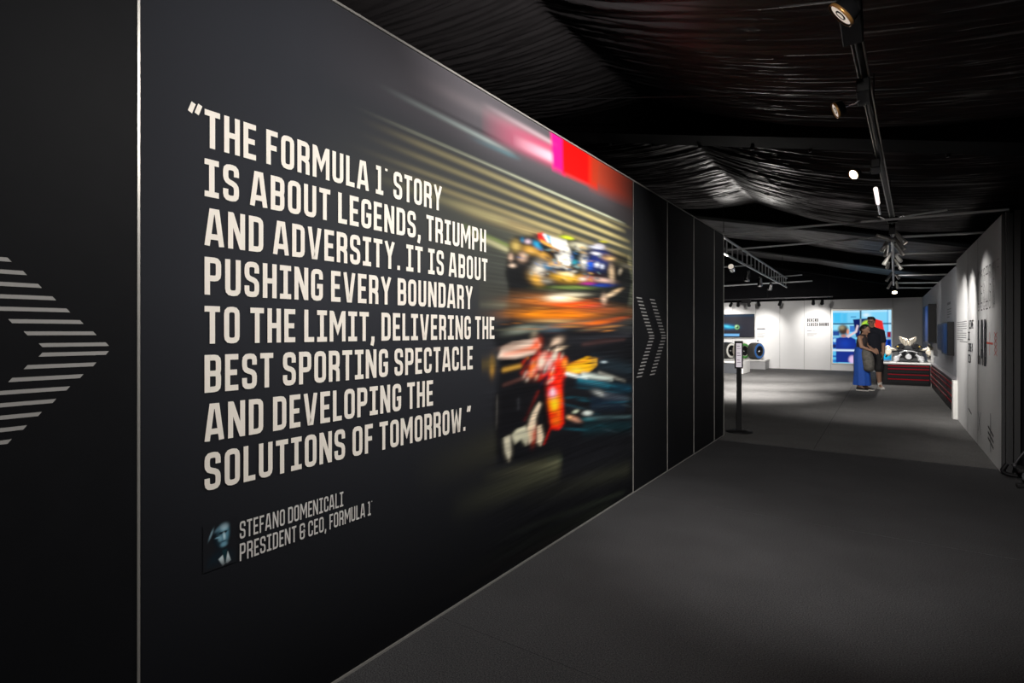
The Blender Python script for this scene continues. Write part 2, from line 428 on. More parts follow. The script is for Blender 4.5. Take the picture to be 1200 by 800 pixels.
# far wall
mb = MB(); FS = [-9.4, -7.6, -5.15, -4.28, -3.40, -2.56, -1.68, 0.2, 1.2]
for a, b in zip(FS[:-1], FS[1:]): mb.box((a + 0.004, YF, 0.0), (b - 0.004, YF + 0.1, HF))
struct(mb.build('wall_far', 'wallwhite', bevel=0.003))
mb = MB()
for x in FS[1:-1]: mb.box((x - 0.006, YF + 0.02, 0), (x + 0.006, YF + 0.05, HF))
struct(mb.build('trim_11', 'joint'))
struct(MB().box((-9.5, 7.2, 0), (-9.4, YF + 0.1, 5.6)).build('wall_exhibit_left', 'drape'))
struct(MB().box((-9.4, YF + 0.14, 0), (5, YF + 0.24, 5.6)).build('wall_end', 'drape'))
struct(MB().box((-9.4, -3.1, 0), (5, -3.0, 5.6)).build('wall_back', 'drape'))
struct(MB().box((4.9, -3.0, 0), (5.0, YF + 0.1, 3.0)).build('wall_side', 'drape'))
# folded black drape closing the space beside the right wall
mb = MB(); xs = np.linspace(1.16, 4.9, 180)
y0 = 7.75 + 0.035 * np.sin(xs * 34) + 0.02 * np.sin(xs * 61 + 1)
vs = [(x, y, z) for z in (0.01, 3.2) for x, y in zip(xs, y0)]
mb.add(vs, [(i, i + 1, 180 + i + 1, 180 + i) for i in range(179)], True)
struct(mb.build('wall_drape', 'drape'))

# ---- ceiling: gathered black lining hung between sloping beams
SLOPE, Z0, BAY = 0.226, 3.40, 5.56
def roof(x): return Z0 - SLOPE * x
def lining(name, ya, yb, dx, dy, amp, sag, seed, purl0=-2.0, per=3.7):
    rng = np.random.default_rng(seed)
    xs = np.arange(-9.4, 4.95, dx); ys = np.linspace(ya, yb, int((yb - ya) / dy) + 1)
    X, Y = np.meshgrid(xs, ys)
    u = ((X - purl0) / per) % 1.0
    dip = 4 * u * (1 - u)
    Z = roof(X) - sag * dip
    cell = np.floor((X - purl0) / per)
    e = (Y - ya) / (yb - ya)
    Z = Z - 0.05 * np.sin(PI * e) * dip
    # gathers: folds that run from purlin to purlin, each hanging as its own little catenary
    W = np.zeros_like(X)
    for k in range(16):
        wl = 0.075 * (1.22 ** (k % 9)) * rng.uniform(0.9, 1.15); ph = rng.uniform(0, 6.28)
        bend = rng.uniform(0.02, 0.20); wob = rng.uniform(0.004, 0.02)
        yy = Y + bend * dip + wob * np.sin(X * rng.uniform(0.7, 1.9) + rng.uniform(0, 6.28) + cell * 2.1)
        s = np.sin(2 * PI * yy / wl + ph + cell * rng.uniform(0, 6))
        loc = 0.5 + 0.5 * np.sin(0.9 * Y / wl * 0.4 + X * rng.uniform(-0.25, 0.25) + rng.uniform(0, 6.28))
        W += (1 - np.abs(s) ** 0.7) * loc * (wl ** 0.6)
    W = W / W.std()
    edge = np.clip(np.minimum(e, 1 - e) / 0.05, 0.15, 1)
    Z = Z - amp * W * edge * (0.45 + 0.55 * dip ** 0.5)
    nv, nu = X.shape
    i = np.arange((nv - 1) * (nu - 1)); r, c = i // (nu - 1), i % (nu - 1); k = r * nu + c
    me = bpy.data.meshes.new(name)
    me.from_pydata(np.stack([X, Y, Z], -1).reshape(-1, 3).tolist(), [], np.stack([k, k + 1, k + nu + 1, k + nu], 1).tolist())
    me.polygons.foreach_set('use_smooth', [True] * len(me.polygons)); me.materials.append(M['satin'])
    o = bpy.data.objects.new(name, me); COL.objects.link(o); return struct(o)
lining('ceiling', -3.0, 0.0, 0.12, 0.03, 0.008, 0.10, 1)
lining('ceiling_lining_entrance', 0.0, BAY, 0.07, 0.0115, 0.014, 0.26, 2, purl0=-2.1)
lining('ceiling_lining_middle', BAY, 2 * BAY, 0.07, 0.0115, 0.014, 0.26, 3)
lining('ceiling_lining_exhibit', 2 * BAY, 3 * BAY, 0.1, 0.03, 0.006, 0.08, 4)
lining('ceiling_lining_display', 3 * BAY, 4 * BAY, 0.1, 0.04, 0.005, 0.06, 5)
lining('ceiling_lining_end', 4 * BAY, YF + 0.14, 0.1, 0.04, 0.005, 0.06, 6)
for y in (0.0, BAY, 2 * BAY, 3 * BAY, 4 * BAY):
    mb = MB(); a, b = y - 0.02, y + 0.42; dp = 0.34
    vs = []
    for x in (-9.4, 4.95):
        vs += [(x, a, roof(x) + 0.05), (x, a, roof(x) - dp), (x, a + 0.03, roof(x) - dp - 0.02), (x, b - 0.03, roof(x) - dp - 0.02), (x, b, roof(x) - dp), (x, b, roof(x) + 0.05)]
    mb.add(vs, [(i, (i + 1) % 6, 6 + (i + 1) % 6, 6 + i) for i in range(6)] + [(5, 4, 3, 2, 1, 0), (6, 7, 8, 9, 10, 11)])
    struct(mb.build('ceiling_beam', 'beam'))
    if y == BAY:
        mb = MB()
        for x in np.arange(-3.2, 1.6, 0.52):
            mb.cyl((x, b - 0.02, roof(x) - dp - 0.045), (x, b - 0.02, roof(x) - dp - 0.005), 0.016, 0.02, 8)
        struct(mb.build('ceiling_hooks', 'black'))

# ================================================================== the printed mural with the quotation
mur = thing('wall_mural', (XL, 2.65, 0.0), 'large dark printed mural with white quotation and blurred racing cars', 'mural')
def w2(x, y): p = at_x(x, y, XL); return np.array([p[1], p[2]])
P = Print(0.720, 4.578, 0.010, HL - 0.006, 0.0115, 0.0085, lin((47, 49, 55)))
V_, U_ = P.V, P.U
# the backdrop print: slate above, near black towards the bottom
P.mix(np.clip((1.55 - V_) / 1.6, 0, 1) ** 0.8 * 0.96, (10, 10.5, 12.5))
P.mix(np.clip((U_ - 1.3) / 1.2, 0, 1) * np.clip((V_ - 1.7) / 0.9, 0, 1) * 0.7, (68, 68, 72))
P.mix(np.clip((1.25 - U_) / 0.6, 0, 1) * 0.6, (24, 25, 29))  # print darkened at the left end to stand for light falling off
def B(x, y, rx, ry, ang, col, alpha=1.0, hard=2.2, mode='mix'):
    c = w2(x, y); a = math.radians(ang); ca, sa = math.cos(a), math.sin(a)
    P.blob(c, w2(x + rx * ca, y - rx * sa) - c, w2(x + ry * sa, y + ry * ca) - c, col, alpha, hard, mode)
def S(x0, y0, x1, y1, w, col, a0=1.0, a1=1.0, mode='mix', ends=0.08, hard=2.0):
    xm, ym = (x0 + x1) / 2, (y0 + y1) / 2
    P.streak(w2(x0, y0), w2(x1, y1), abs(w2(xm, ym - w)[1] - w2(xm, ym)[1]), col, a0, a1, mode, ends, hard)
def G(pts, col, alpha=1.0, blur=2.0):
    p0 = w2(*pts[0]); P.poly([w2(*p) for p in pts], col, alpha, abs(w2(pts[0][0], pts[0][1] - blur)[1] - p0[1]))
exec_paint = True
# -- light bands along the grandstand
S(300, 175, 760, 330, 60, (92, 96, 78), 0.0, 0.75)
S(470, 300, 760, 330, 55, (78, 82, 66), 0.0, 0.8)
P.streak((1.1, 2.64), (4.7, 2.64), 0.22, (104, 98, 104), 0.1, 1.0, ends=0.25, hard=5)
S(455, 74, 640, 166, 8, (124, 116, 120), 0.0, 0.8, ends=0.3)
S(430, 92, 606, 182, 3.0, (146, 160, 158), 0.0, 1.0, ends=0.25)
S(430, 86, 600, 171, 2.4, (40, 42, 46), 0.0, 0.8, ends=0.25)
S(540, 156, 612, 187, 3, (86, 120, 130), 0.0, 0.9, ends=0.25)
S(562, 140, 652, 184, 15, (205, 84, 120), 0.0, 1.1, ends=0.04, hard=4)
S(600, 163, 651, 186, 6.5, (238, 200, 216), 0.0, 1.1, ends=0.04, hard=3)
S(560, 118, 656, 172, 3.2, (200, 180, 188), 0.0, 0.9, ends=0.1)
G([(645, 140), (648, 197), (662, 204), (663, 140)], (246, 8, 140), 0.95, 5)
G([(659, 140), (660, 203), (700, 221), (703, 160)], (255, 8, 6), 1.0, 4)
G([(692, 150), (692, 217), (744, 241), (744, 180)], (196, 64, 34), 0.92, 9)
S(700, 198, 748, 225, 40, (60, 38, 32), 0.0, 1.0)
# yellow stand lights
for x0, y0, x1, y1, w, c0, a0, a1 in (
    (400, 118, 735, 263, 1.6, (214, 220, 190), 0.10, 0.95), (410, 134, 735, 272, 3.2, (214, 200, 140), 0.22, 0.95),
    (410, 151, 740, 284, 3.0, (206, 192, 132), 0.30, 0.90), (400, 166, 742, 293, 2.6, (204, 190, 134), 0.30, 0.85),
    (420, 186, 742, 303, 3.0, (214, 196, 134), 0.25, 0.90), (500, 228, 742, 313, 6.0, (250, 222, 150), 0.30, 1.0),
    (420, 200, 600, 262, 5.0, (150, 144, 104), 0.2, 0.5), (600, 212, 742, 268, 2.2, (180, 170, 120), 0.4, 0.3)):
    S(x0, y0, x1, y1, w, c0, 0.0, min(1.0, a1 * 1.15), ends=0.14)
    S(x0 + (x1 - x0) * 0.5, y0 + (y1 - y0) * 0.5, x1, y1, w * 0.8, [min(255, c * 1.12) for c in c0], 0.0, a1 * 0.8, ends=0.25)
S(715, 235, 760, 262, 40, (38, 38, 40), 0.0, 0.8)
S(545, 270, 605, 297, 3.5, (212, 208, 160), 0.2, 0.95)
S(540, 262, 600, 290, 2.5, (120, 140, 70), 0.2, 0.7)
S(560, 340, 600, 352, 20, (70, 70, 60), 0.3, 0.6)
S(560, 357, 612, 357, 4, (140, 140, 116), 0.1, 0.6)
# -- the leading car
G([(597, 285), (604, 277), (625, 276), (655, 300), (662, 320), (640, 345), (598, 347), (592, 320)], (16, 17, 20), 0.95, 3)
G([(660, 272), (735, 300), (741, 330), (735, 362), (660, 350), (640, 320)], (22, 24, 28), 0.92, 5)
B(605, 288, 5, 6, 20, (196, 170, 96), 0.95); B(599, 301, 2.2, 4, 0, (230, 196, 170), 0.9); B(613, 301, 4.5, 5, -20, (225, 188, 160), 0.95)
B(601, 311, 3, 2, 0, (240, 214, 190), 0.9)
B(612.5, 281, 1.8, 3, 0, (20, 110, 150)); B(619, 283, 3, 2.6, 0, (214, 190, 205)); B(630, 287, 5, 3, -40, (40, 170, 225))
B(622, 293, 8, 4, -18, (214, 164, 70)); B(637, 299, 9, 3.4, -28, (222, 168, 74)); B(630, 277, 6, 3, -30, (60, 30, 40))
G([(630, 273), (637, 272), (641, 283), (632, 281)], (214, 40, 34), 1, 1.2)
G([(636, 274), (640, 274), (646, 284), (642, 284)], (250, 250, 255), 1, 1.2)
G([(640, 275), (646, 277), (648, 285), (644, 284)], (90, 190, 250), 0.9, 1.2)
G([(645, 277), (664, 282), (672, 302), (664, 318), (655, 306), (648, 292)], (255, 253, 244), 1, 2)
S(633, 281, 657, 295, 1.6, (246, 170, 70), 1, 1)
B(652, 296, 8, 3.5, -15, (12, 14, 26)); B(668, 279, 0.1 + 4, 1.4, -8, (222, 236, 60)); B(664, 278, 6, 2, -8, (214, 230, 50))
B(679, 288, 10, 3.4, -8, (232, 228, 196)); B(676, 299, 9, 6, -20, (18, 34, 42)); B(670, 302, 2.4, 4, 0, (20, 90, 160)); B(673, 307, 4, 2.4, 0, (30, 150, 170))
B(685, 306, 4, 7, 0, (250, 246, 232)); B(655, 312, 7, 5, -10, (240, 236, 220)); B(662, 306, 5, 9, 0, (255, 252, 240), 0.95)
B(632, 316, 7, 9, -10, (214, 206, 190)); B(643, 312, 6, 3.4, -10, (60, 140, 190)); B(652, 309, 8, 1.8, -8, (230, 180, 90))
B(654, 316, 10, 3, -8, (26, 40, 60)); B(629, 327, 8, 5, -40, (226, 170, 62)); B(641, 329, 7, 3, 0, (150, 150, 140), 0.7)
B(668, 325, 16, 5.0, -4, (250, 190, 50)); B(664, 321, 8, 2.2, -6, (255, 236, 170)); B(661, 316, 6, 2, -4, (30, 40, 60)); B(676, 318, 4, 5, 0, (30, 30, 34))
B(703, 288, 6, 2.4, -8, (246, 240, 246), 1, 4); B(702, 303, 11, 13, 0, (14, 44, 128), 0.95); B(700, 290, 8, 1.8, -8, (220, 224, 240), 1, 3); B(699, 297, 6, 1.8, -8, (236, 238, 250), 1, 3)
B(692, 310, 4, 5, 0, (16, 84, 210)); B(700, 310, 3, 2.6, 0, (232, 238, 255)); B(706, 312, 2.4, 2.4, 0, (220, 230, 250)); B(712, 302, 7, 3, -10, (190, 150, 110)); B(716, 303, 4, 1.5, 0, (240, 200, 130))
B(708, 283, 5, 1.2, -6, (206, 200, 60)); B(724, 320, 10, 9, 0, (14, 15, 18)); B(717, 320, 3, 8, 4, (214, 186, 150)); B(706, 328, 11, 2.4, -8, (232, 194, 180)); B(690, 326, 8, 3.4, 0, (206, 120, 100))
B(700, 322, 10, 2, -4, (40, 22, 26)); B(727, 318, 2, 3.4, -20, (160, 150, 130)); B(736, 312, 8, 2, -12, (110, 106, 94)); B(690, 332, 8, 1.8, 0, (170, 40, 130)); B(706, 334, 12, 2, 0, (26, 56, 150))
B(672, 337, 22, 2.0, 0, (120, 146, 70), 0.9); B(662, 341, 24, 2.6, 0, (70, 80, 66), 0.8); B(716, 345, 8, 2.2, 24, (220, 194, 160)); B(708, 352, 3, 6, 0, (214, 184, 160)); B(724, 340, 5, 1.6, 20, (210, 180, 140))
# sparks and glow beneath it
G([(598, 342), (660, 342), (700, 352), (742, 360), (742, 372), (700, 376), (610, 380), (592, 366)], (86, 62, 38), 0.75, 6)
B(640, 352, 26, 5, 0, (214, 120, 40), 0.9); B(672, 357, 22, 4.2, 0, (236, 84, 14), 0.95); B(634, 368, 26, 5.0, 0, (242, 142, 20), 1.0); B(668, 368, 30, 5.5, 0, (246, 132, 16), 1.0)
B(660, 350, 18, 3.6, 0, (255, 232, 180), 1, 3); B(654, 349, 10, 2.6, 0, (255, 252, 230), 1); B(672, 345, 16, 2, 0, (240, 232, 200), 0.8); B(640, 361.5, 24, 1.4, 0, (70, 30, 18), 0.8)
B(690, 358, 14, 3, 0, (226, 66, 24), 0.9); B(706, 364, 22, 3.4, 2, (168, 90, 52), 0.85); B(646, 376, 22, 1.8, 0, (250, 196, 120), 0.8); B(700, 378, 20, 2.6, 6, (226, 106, 26), 0.95); B(724, 373, 14, 1.6, 8, (186, 84, 40), 0.8)
B(694, 386, 12, 2.2, 6, (220, 128, 36), 0.9); B(712, 383, 14, 1.4, 6, (190, 130, 70), 0.8)
B(660, 381, 22, 2.6, 0, (110, 120, 96), 0.8)
# -- the red car behind
G([(575, 388), (600, 372), (742, 390), (742, 440), (738, 520), (640, 548), (585, 540), (578, 480), (588, 420)], (20, 21, 25), 0.93, 6)
B(612, 386, 16, 4.4, 12, (126, 134, 122), 0.95); B(636, 384, 12, 3, 8, (84, 98, 98), 0.9); B(626, 392, 3.5, 6, -20, (140, 132, 112), 0.8); B(650, 386, 12, 3.4, 4, (66, 84, 96), 0.8)
B(604, 397, 20, 4, 4, (26, 28, 30), 0.9)
G([(584, 419), (588, 408), (600, 402), (630, 397), (634, 404), (626, 414), (606, 420)], (232, 206, 188), 0.98, 2.5)
S(588, 416, 632, 406, 3.2, (240, 110, 60), 0.3, 1.0); B(629, 404, 4.5, 7, -20, (252, 88, 36), 0.95); B(600, 405, 12, 2.4, 14, (150, 120, 106), 0.7)
B(577, 430, 2.4, 9, 0, (200, 150, 60), 0.9); S(564, 428, 582, 424, 7, (96, 82, 48), 0.5, 0.8); S(588, 434, 612, 428, 2.6, (196, 150, 62), 1, 1)
S(584, 426, 614, 421, 2.4, (14, 15, 17), 1, 1)
B(652, 401, 7, 4, 30, (236, 206, 180), 1); B(650, 406, 8, 2, 24, (40, 30, 28)); B(655, 409, 7, 1.8, 20, (214, 190, 160)); B(643, 402, 3.4, 8, -24, (34, 26, 30))
G([(612, 437), (622, 424), (632, 412), (650, 414), (664, 420), (664, 440), (650, 446), (620, 446)], (228, 44, 18), 0.85, 4)
B(635, 424, 4, 9, -22, (250, 238, 216)); B(643, 428, 3, 8, -20, (246, 226, 220)); B(626, 428, 3.0, 7, -28, (255, 130, 40)); B(639, 434, 3, 6, -18, (30, 24, 52)); B(617, 433, 2.2, 8, -28, (30, 22, 22))
B(631, 438, 3, 6, -24, (20, 16, 20)); B(647, 437, 3, 8, -24, (40, 30, 90), 0.8); B(622, 440, 2.4, 6, -26, (255, 150, 90)); B(654, 426, 4, 7, -10, (250, 66, 30)); B(650, 418, 3, 5, -20, (220, 240, 220), 0.8)
G([(637, 440), (656, 428), (660, 470), (661, 496), (656, 503), (646, 502), (640, 470)], (236, 20, 10), 1.0, 2)
B(655, 446, 4, 14, -6, (252, 44, 20)); B(650, 470, 6, 9, 0, (255, 176, 20)); B(650, 474, 3.6, 6, 0, (255, 214, 30)); B(648, 461, 4, 4.6, -10, (240, 150, 190)); B(648, 459, 2, 4, 0, (250, 220, 230)); B(652, 493, 5, 5, 0, (240, 110, 20)); B(655, 484, 2, 5, 0, (255, 110, 20))
G([(630, 448), (642, 438), (642, 470), (646, 504), (640, 520), (634, 470)], (18, 14, 16), 0.9, 2)
S(614, 494, 632, 456, 2.2, (150, 30, 20), 0.5, 0.9)
G([(583, 462), (596, 446), (630, 440), (632, 455), (618, 490), (600, 502), (588, 540), (580, 530)], (20, 20, 24), 0.9, 4)
S(588, 452, 622, 440, 2.2, (110, 70, 64), 0.4, 0.7); S(582, 505, 583, 460, 1.4, (106, 104, 100), 0.5, 0.7, ends=0.2); S(608, 482, 608, 464, 1.1, (90, 92, 100), 0.6, 0.6, ends=0.2)
G([(618, 503), (624, 484), (632, 471), (634, 474), (628, 490), (627, 514), (620, 520)], (238, 218, 190), 1, 1.6)
G([(600, 510), (606, 503), (616, 499), (620, 512), (617, 522), (611, 514), (604, 520)], (206, 204, 178), 0.98, 1.6)
G([(591, 513), (598, 510), (599, 530), (597, 541), (592, 528)], (220, 214, 190), 0.98, 1.6)
G([(630, 500), (634, 498), (637, 512), (634, 522), (630, 518)], (246, 222, 190), 1, 1.6); B(626, 510, 2.4, 9, -6, (214, 70, 40), 0.9); B(622, 508, 1.8, 7, 0, (236, 200, 160), 0.9)
S(637, 522, 646, 500, 1.4, (190, 20, 14), 0.8, 1.0)
G([(664, 429), (688, 418), (700, 420), (700, 428), (690, 436), (674, 438), (664, 436)], (248, 186, 26), 1.0, 1.8)
B(692, 420, 6, 0.9, 8, (40, 24, 14)); B(691, 425.5, 6, 0.9, 4, (40, 24, 14)); B(680, 424, 14, 1.6, 10, (190, 106, 30), 0.8); B(676, 433, 6, 2.4, 0, (255, 222, 70)); B(662, 426, 3, 5, 0, (250, 150, 50))
S(662, 437, 690, 444, 2.0, (230, 240, 240), 0.9, 1.0); S(676, 444, 716, 452, 3.0, (36, 136, 160), 1.0, 0.7); S(680, 439, 720, 444, 3.0, (226, 240, 232), 1.0, 0.5); S(700, 436, 735, 447, 2, (170, 170, 160), 0.8, 0.2)
S(672, 446, 742, 456, 5, (20, 66, 88), 0.4, 0.8); S(690, 422, 742, 434, 8, (38, 54, 64), 0.4, 0.7); B(708, 424, 3, 1, 0, (200, 220, 230)); S(660, 400, 742, 392, 4, (60, 62, 70), 0.2, 0.5); S(680, 404, 735, 397, 2, (90, 62, 60), 0.4, 0.4)
B(704, 461, 7, 3, -20, (180, 186, 184), 0.9); S(690, 472, 735, 470, 9, (26, 46, 66), 0.5, 0.7); S(706, 462, 738, 468, 4, (70, 78, 90), 0.8, 0.4)
B(689, 484, 5, 2.6, 0, (226, 236, 230), 1, 3); B(675, 482, 3, 1.6, 20, (214, 226, 200)); B(674, 491, 6, 2.4, -20, (224, 160, 130)); B(668, 489, 3, 2, -20, (250, 190, 140)); B(690, 491, 8, 2.0, 0, (26, 100, 110), 0.9)
S(684, 490, 742, 488, 2, (90, 120, 126), 0.5, 0.5); S(680, 502, 742, 498, 7, (18, 56, 64), 0.5, 0.5)
S(640, 540, 660, 538, 4, (40, 60, 56), 0.3, 0.6)
# glints and scraps of livery on both cars
pal1 = [(250, 246, 230), (214, 160, 70), (20, 24, 32), (40, 110, 180), (16, 17, 20), (236, 190, 110), (120, 150, 150), (30, 40, 60)]
pal2 = [(250, 230, 214), (230, 50, 24), (18, 16, 20), (255, 140, 50), (20, 18, 22), (40, 34, 60), (200, 190, 170)]
for _ in range(90):
    a_ = RNG.uniform(0, 6.28); r_ = RNG.uniform(0, 1) ** 0.5
    B(662 + 58 * r_ * math.cos(a_), 308 + 22 * r_ * math.sin(a_) + 4 * math.cos(a_), RNG.uniform(1.2, 4.2), RNG.uniform(0.7, 1.8), RNG.uniform(-40, 10), pal1[RNG.integers(len(pal1))], RNG.uniform(0.35, 0.85))
for _ in range(60):
    a_ = RNG.uniform(0, 6.28); r_ = RNG.uniform(0, 1) ** 0.5
    B(638 + 26 * r_ * math.cos(a_), 430 + 24 * r_ * math.sin(a_), RNG.uniform(0.8, 1.8), RNG.uniform(1.6, 5.0), RNG.uniform(-34, -10), pal2[RNG.integers(len(pal2))], RNG.uniform(0.3, 0.75))
for _ in range(40):
    B(RNG.uniform(600, 735), RNG.uniform(346, 398), RNG.uniform(5, 18), RNG.uniform(0.6, 1.3), RNG.uniform(0, 8), [(250, 160, 60), (60, 30, 24), (200, 90, 30), (30, 30, 34), (110, 116, 100)][RNG.integers(5)], RNG.uniform(0.2, 0.55))
for _ in range(40):
    B(RNG.uniform(664, 738), RNG.uniform(440, 505), RNG.uniform(4, 14), RNG.uniform(0.6, 1.4), RNG.uniform(-14, 4), [(30, 110, 130), (16, 20, 26), (70, 90, 100), (20, 50, 66)][RNG.integers(4)], RNG.uniform(0.2, 0.5))
# -- track surface
S(520, 600, 660, 545, 14, (84, 86, 66), 0.0, 0.75); S(560, 560, 660, 540, 6, (104, 104, 80), 0.0, 0.6); S(600, 590, 742, 548, 10, (56, 58, 48), 0.0, 0.8)
S(480, 560, 585, 520, 22, (58, 58, 46), 0.0, 0.6); S(560, 640, 735, 575, 4, (44, 50, 42), 0.0, 0.7); S(520, 680, 720, 590, 8, (30, 34, 28), 0.0, 0.7); S(460, 720, 700, 610, 6, (34, 32, 30), 0.0, 0.5)
# the camera panned with the cars: everything is dragged a little along the track
def drag(C, n):
    k = np.hanning(n + 2)[1:-1]; k /= k.sum(); out = np.zeros_like(C); h = n // 2
    pad = np.pad(C, ((0, 0), (h, h), (0, 0)), mode='edge')
    for i_, w_ in enumerate(k): out += w_ * pad[:, i_:i_ + C.shape[1]]
    return out
far_mask = (np.clip((P.U - 2.35) / 0.3, 0, 1) * np.clip((2.20 - P.V) / 0.2, 0, 1))[..., None]
g_ = RNG.normal(size=P.U.shape)
for _ in range(2): g_ = drag(g_[..., None], 41)[..., 0]
g_ = g_ / g_.std()
P.C = P.C * (1 - far_mask) + (0.6 * drag(P.C, 3) + 0.4 * drag(P.C, 9)) * far_mask
P.C = P.C * (1 + far_mask * 0.16 * g_[..., None])
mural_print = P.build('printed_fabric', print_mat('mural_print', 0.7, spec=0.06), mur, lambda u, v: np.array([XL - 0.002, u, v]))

LINES = ['“THE FORMULA 1® STORY', 'IS ABOUT LEGENDS, TRIUMPH', 'AND ADVERSITY. IT IS ABOUT', 'PUSHING EVERY BOUNDARY', 'TO THE LIMIT, DELIVERING THE',
         'BEST SPORTING SPECTACLE', 'AND DEVELOPING THE', 'SOLUTIONS OF TOMORROW.”']
WID = [1.157, 1.522, 1.537, 1.404, 1.603, 1.405, 1.092, 1.389]
for k, (s, w) in enumerate(zip(LINES, WID)):
    hang = 1 if k == 0 else 0
    o = letter(MB(), s, (XL + 0.0015, 0.906, 2.026 - 0.1610 * k), (0, 1, 0), 0.124, w, hang=hang).build('quotation_line', 'cream', mur)
for s, z, w in (('STEFANO DOMENICALI', 0.706, 0.435), ('PRESIDENT & CEO, FORMULA 1®', 0.630, 0.588)):
    letter(MB(), s, (XL + 0.0015, 1.024, z), (0, 1, 0), 0.060, w, t=0.125).build('signature_line', 'greyvinyl', mur)
# small blue-toned portrait of the speaker
PW, PH = 0.112, 0.155
base_c = P.C[int(0.70 / 0.0085), int(0.24 / 0.0115)].copy()
Q = Print(0, PW, 0, PH, 0.0014, 0.0014, base_c)
u, v = PW / 405, PH / 470                     # sketch units of the portrait
def qb(x, y, rx, ry, ang, col, al=1.0, hard=3.0):
    a = math.radians(ang); ca, sa = math.cos(a), math.sin(a)
    Q.blob((x * u, PH - y * v), (rx * ca * u, rx * sa * v), (-ry * sa * u, ry * ca * v), col, al, hard)
def qp(pts, col, al=1.0, bl=0.002): Q.poly([(x * u, PH - y * v) for x, y in pts], col, al, bl)
qp([(0, 470), (20, 360), (160, 300), (260, 300), (405, 360), (400, 440), (300, 470)], (22, 36, 46), 0.8, 0.012)
qb(215, 120, 100, 125, 0, (16, 24, 32), 0.95, 4); qb(235, 140, 72, 108, -6, (96, 146, 168), 1, 5)
qb(180, 180, 46, 90, 0, (16, 28, 38), 0.9); qb(90, 110, 60, 12, 62, (150, 186, 204), 0.7); qb(180, 70, 50, 20, 30, (110, 150, 172), 0.6)
qb(250, 62, 46, 36, 0, (176, 208, 222), 0.9); qb(236, 120, 60, 10, 6, (16, 26, 36), 0.95); qb(262, 122, 20, 12, 0, (14, 22, 30), 1); qb(205, 124, 18, 12, 0, (14, 22, 30), 1)
qb(248, 160, 16, 36, 8, (190, 220, 232), 0.9); qb(200, 175, 26, 30, 0, (130, 176, 196), 0.8); qb(170, 160, 30, 8, 0, (140, 190, 214), 0.7)
qb(245, 212, 34, 7, 4, (26, 44, 56), 0.9); qb(245, 245, 38, 22, 0, (110, 158, 180), 0.9)
qp([(180, 380), (230, 350), (262, 440), (232, 466)], (196, 212, 218), 1); qp([(262, 440), (292, 330), (330, 430), (290, 450)], (196, 212, 218), 1); qp([(225, 300), (285, 300), (268, 440), (248, 440)], (24, 52, 60), 0.9)
fade = np.clip(np.minimum(np.minimum(Q.U, PW - Q.U), np.minimum(Q.V, PH - Q.V)) / 0.03, 0, 1)[..., None]
Q.C = base_c * (1 - fade) + Q.C * fade
Q.build('portrait', print_mat('portrait_print', 0.7, spec=0.06), mur, lambda a, b: np.array([XL + 0.0012, 0.902 + a, 0.632 + b]))

# ---- chevron decals
def chevron(y_tip, zc, y_step, z_step, length, th, slant, label, cat='decal', group=None, rows=12):
    o = thing('chevron_decal', (XL, y_tip, zc), label, cat, group); mb = MB()
    for sgn in (1, -1):
        for k in range(rows):
            z = zc + sgn * (0.0125 + z_step * k); yr = y_tip - y_step * k
            vs = [(XL + 0.0015, yr - length - slant / 2, z + sgn * th / 2), (XL + 0.0015, yr - slant / 2, z + sgn * th / 2), (XL + 0.0015, yr + slant / 2, z - sgn * th / 2), (XL + 0.0015, yr - length + slant / 2, z - sgn * th / 2)]
            mb.add(vs, [(0, 1, 2, 3)])
    mb.build('stripes', 'dimvinyl', o)
    return o
chevron(0.636, 1.373, 0.0302, 0.0312, 0.150, 0.0105, 0.008, 'large pale striped arrowhead on the black panel left of the mural')
chevron(5.108, 1.373, 0.0290, 0.0312, 0.134, 0.0105, 0.008, 'striped chevron next to the right edge of the mural', group='chevrons right of the mural')
chevron(5.448, 1.373, 0.0290, 0.0312, 0.134, 0.0105, 0.008, 'striped chevron nearer the far end of the black wall', group='chevrons right of the mural')

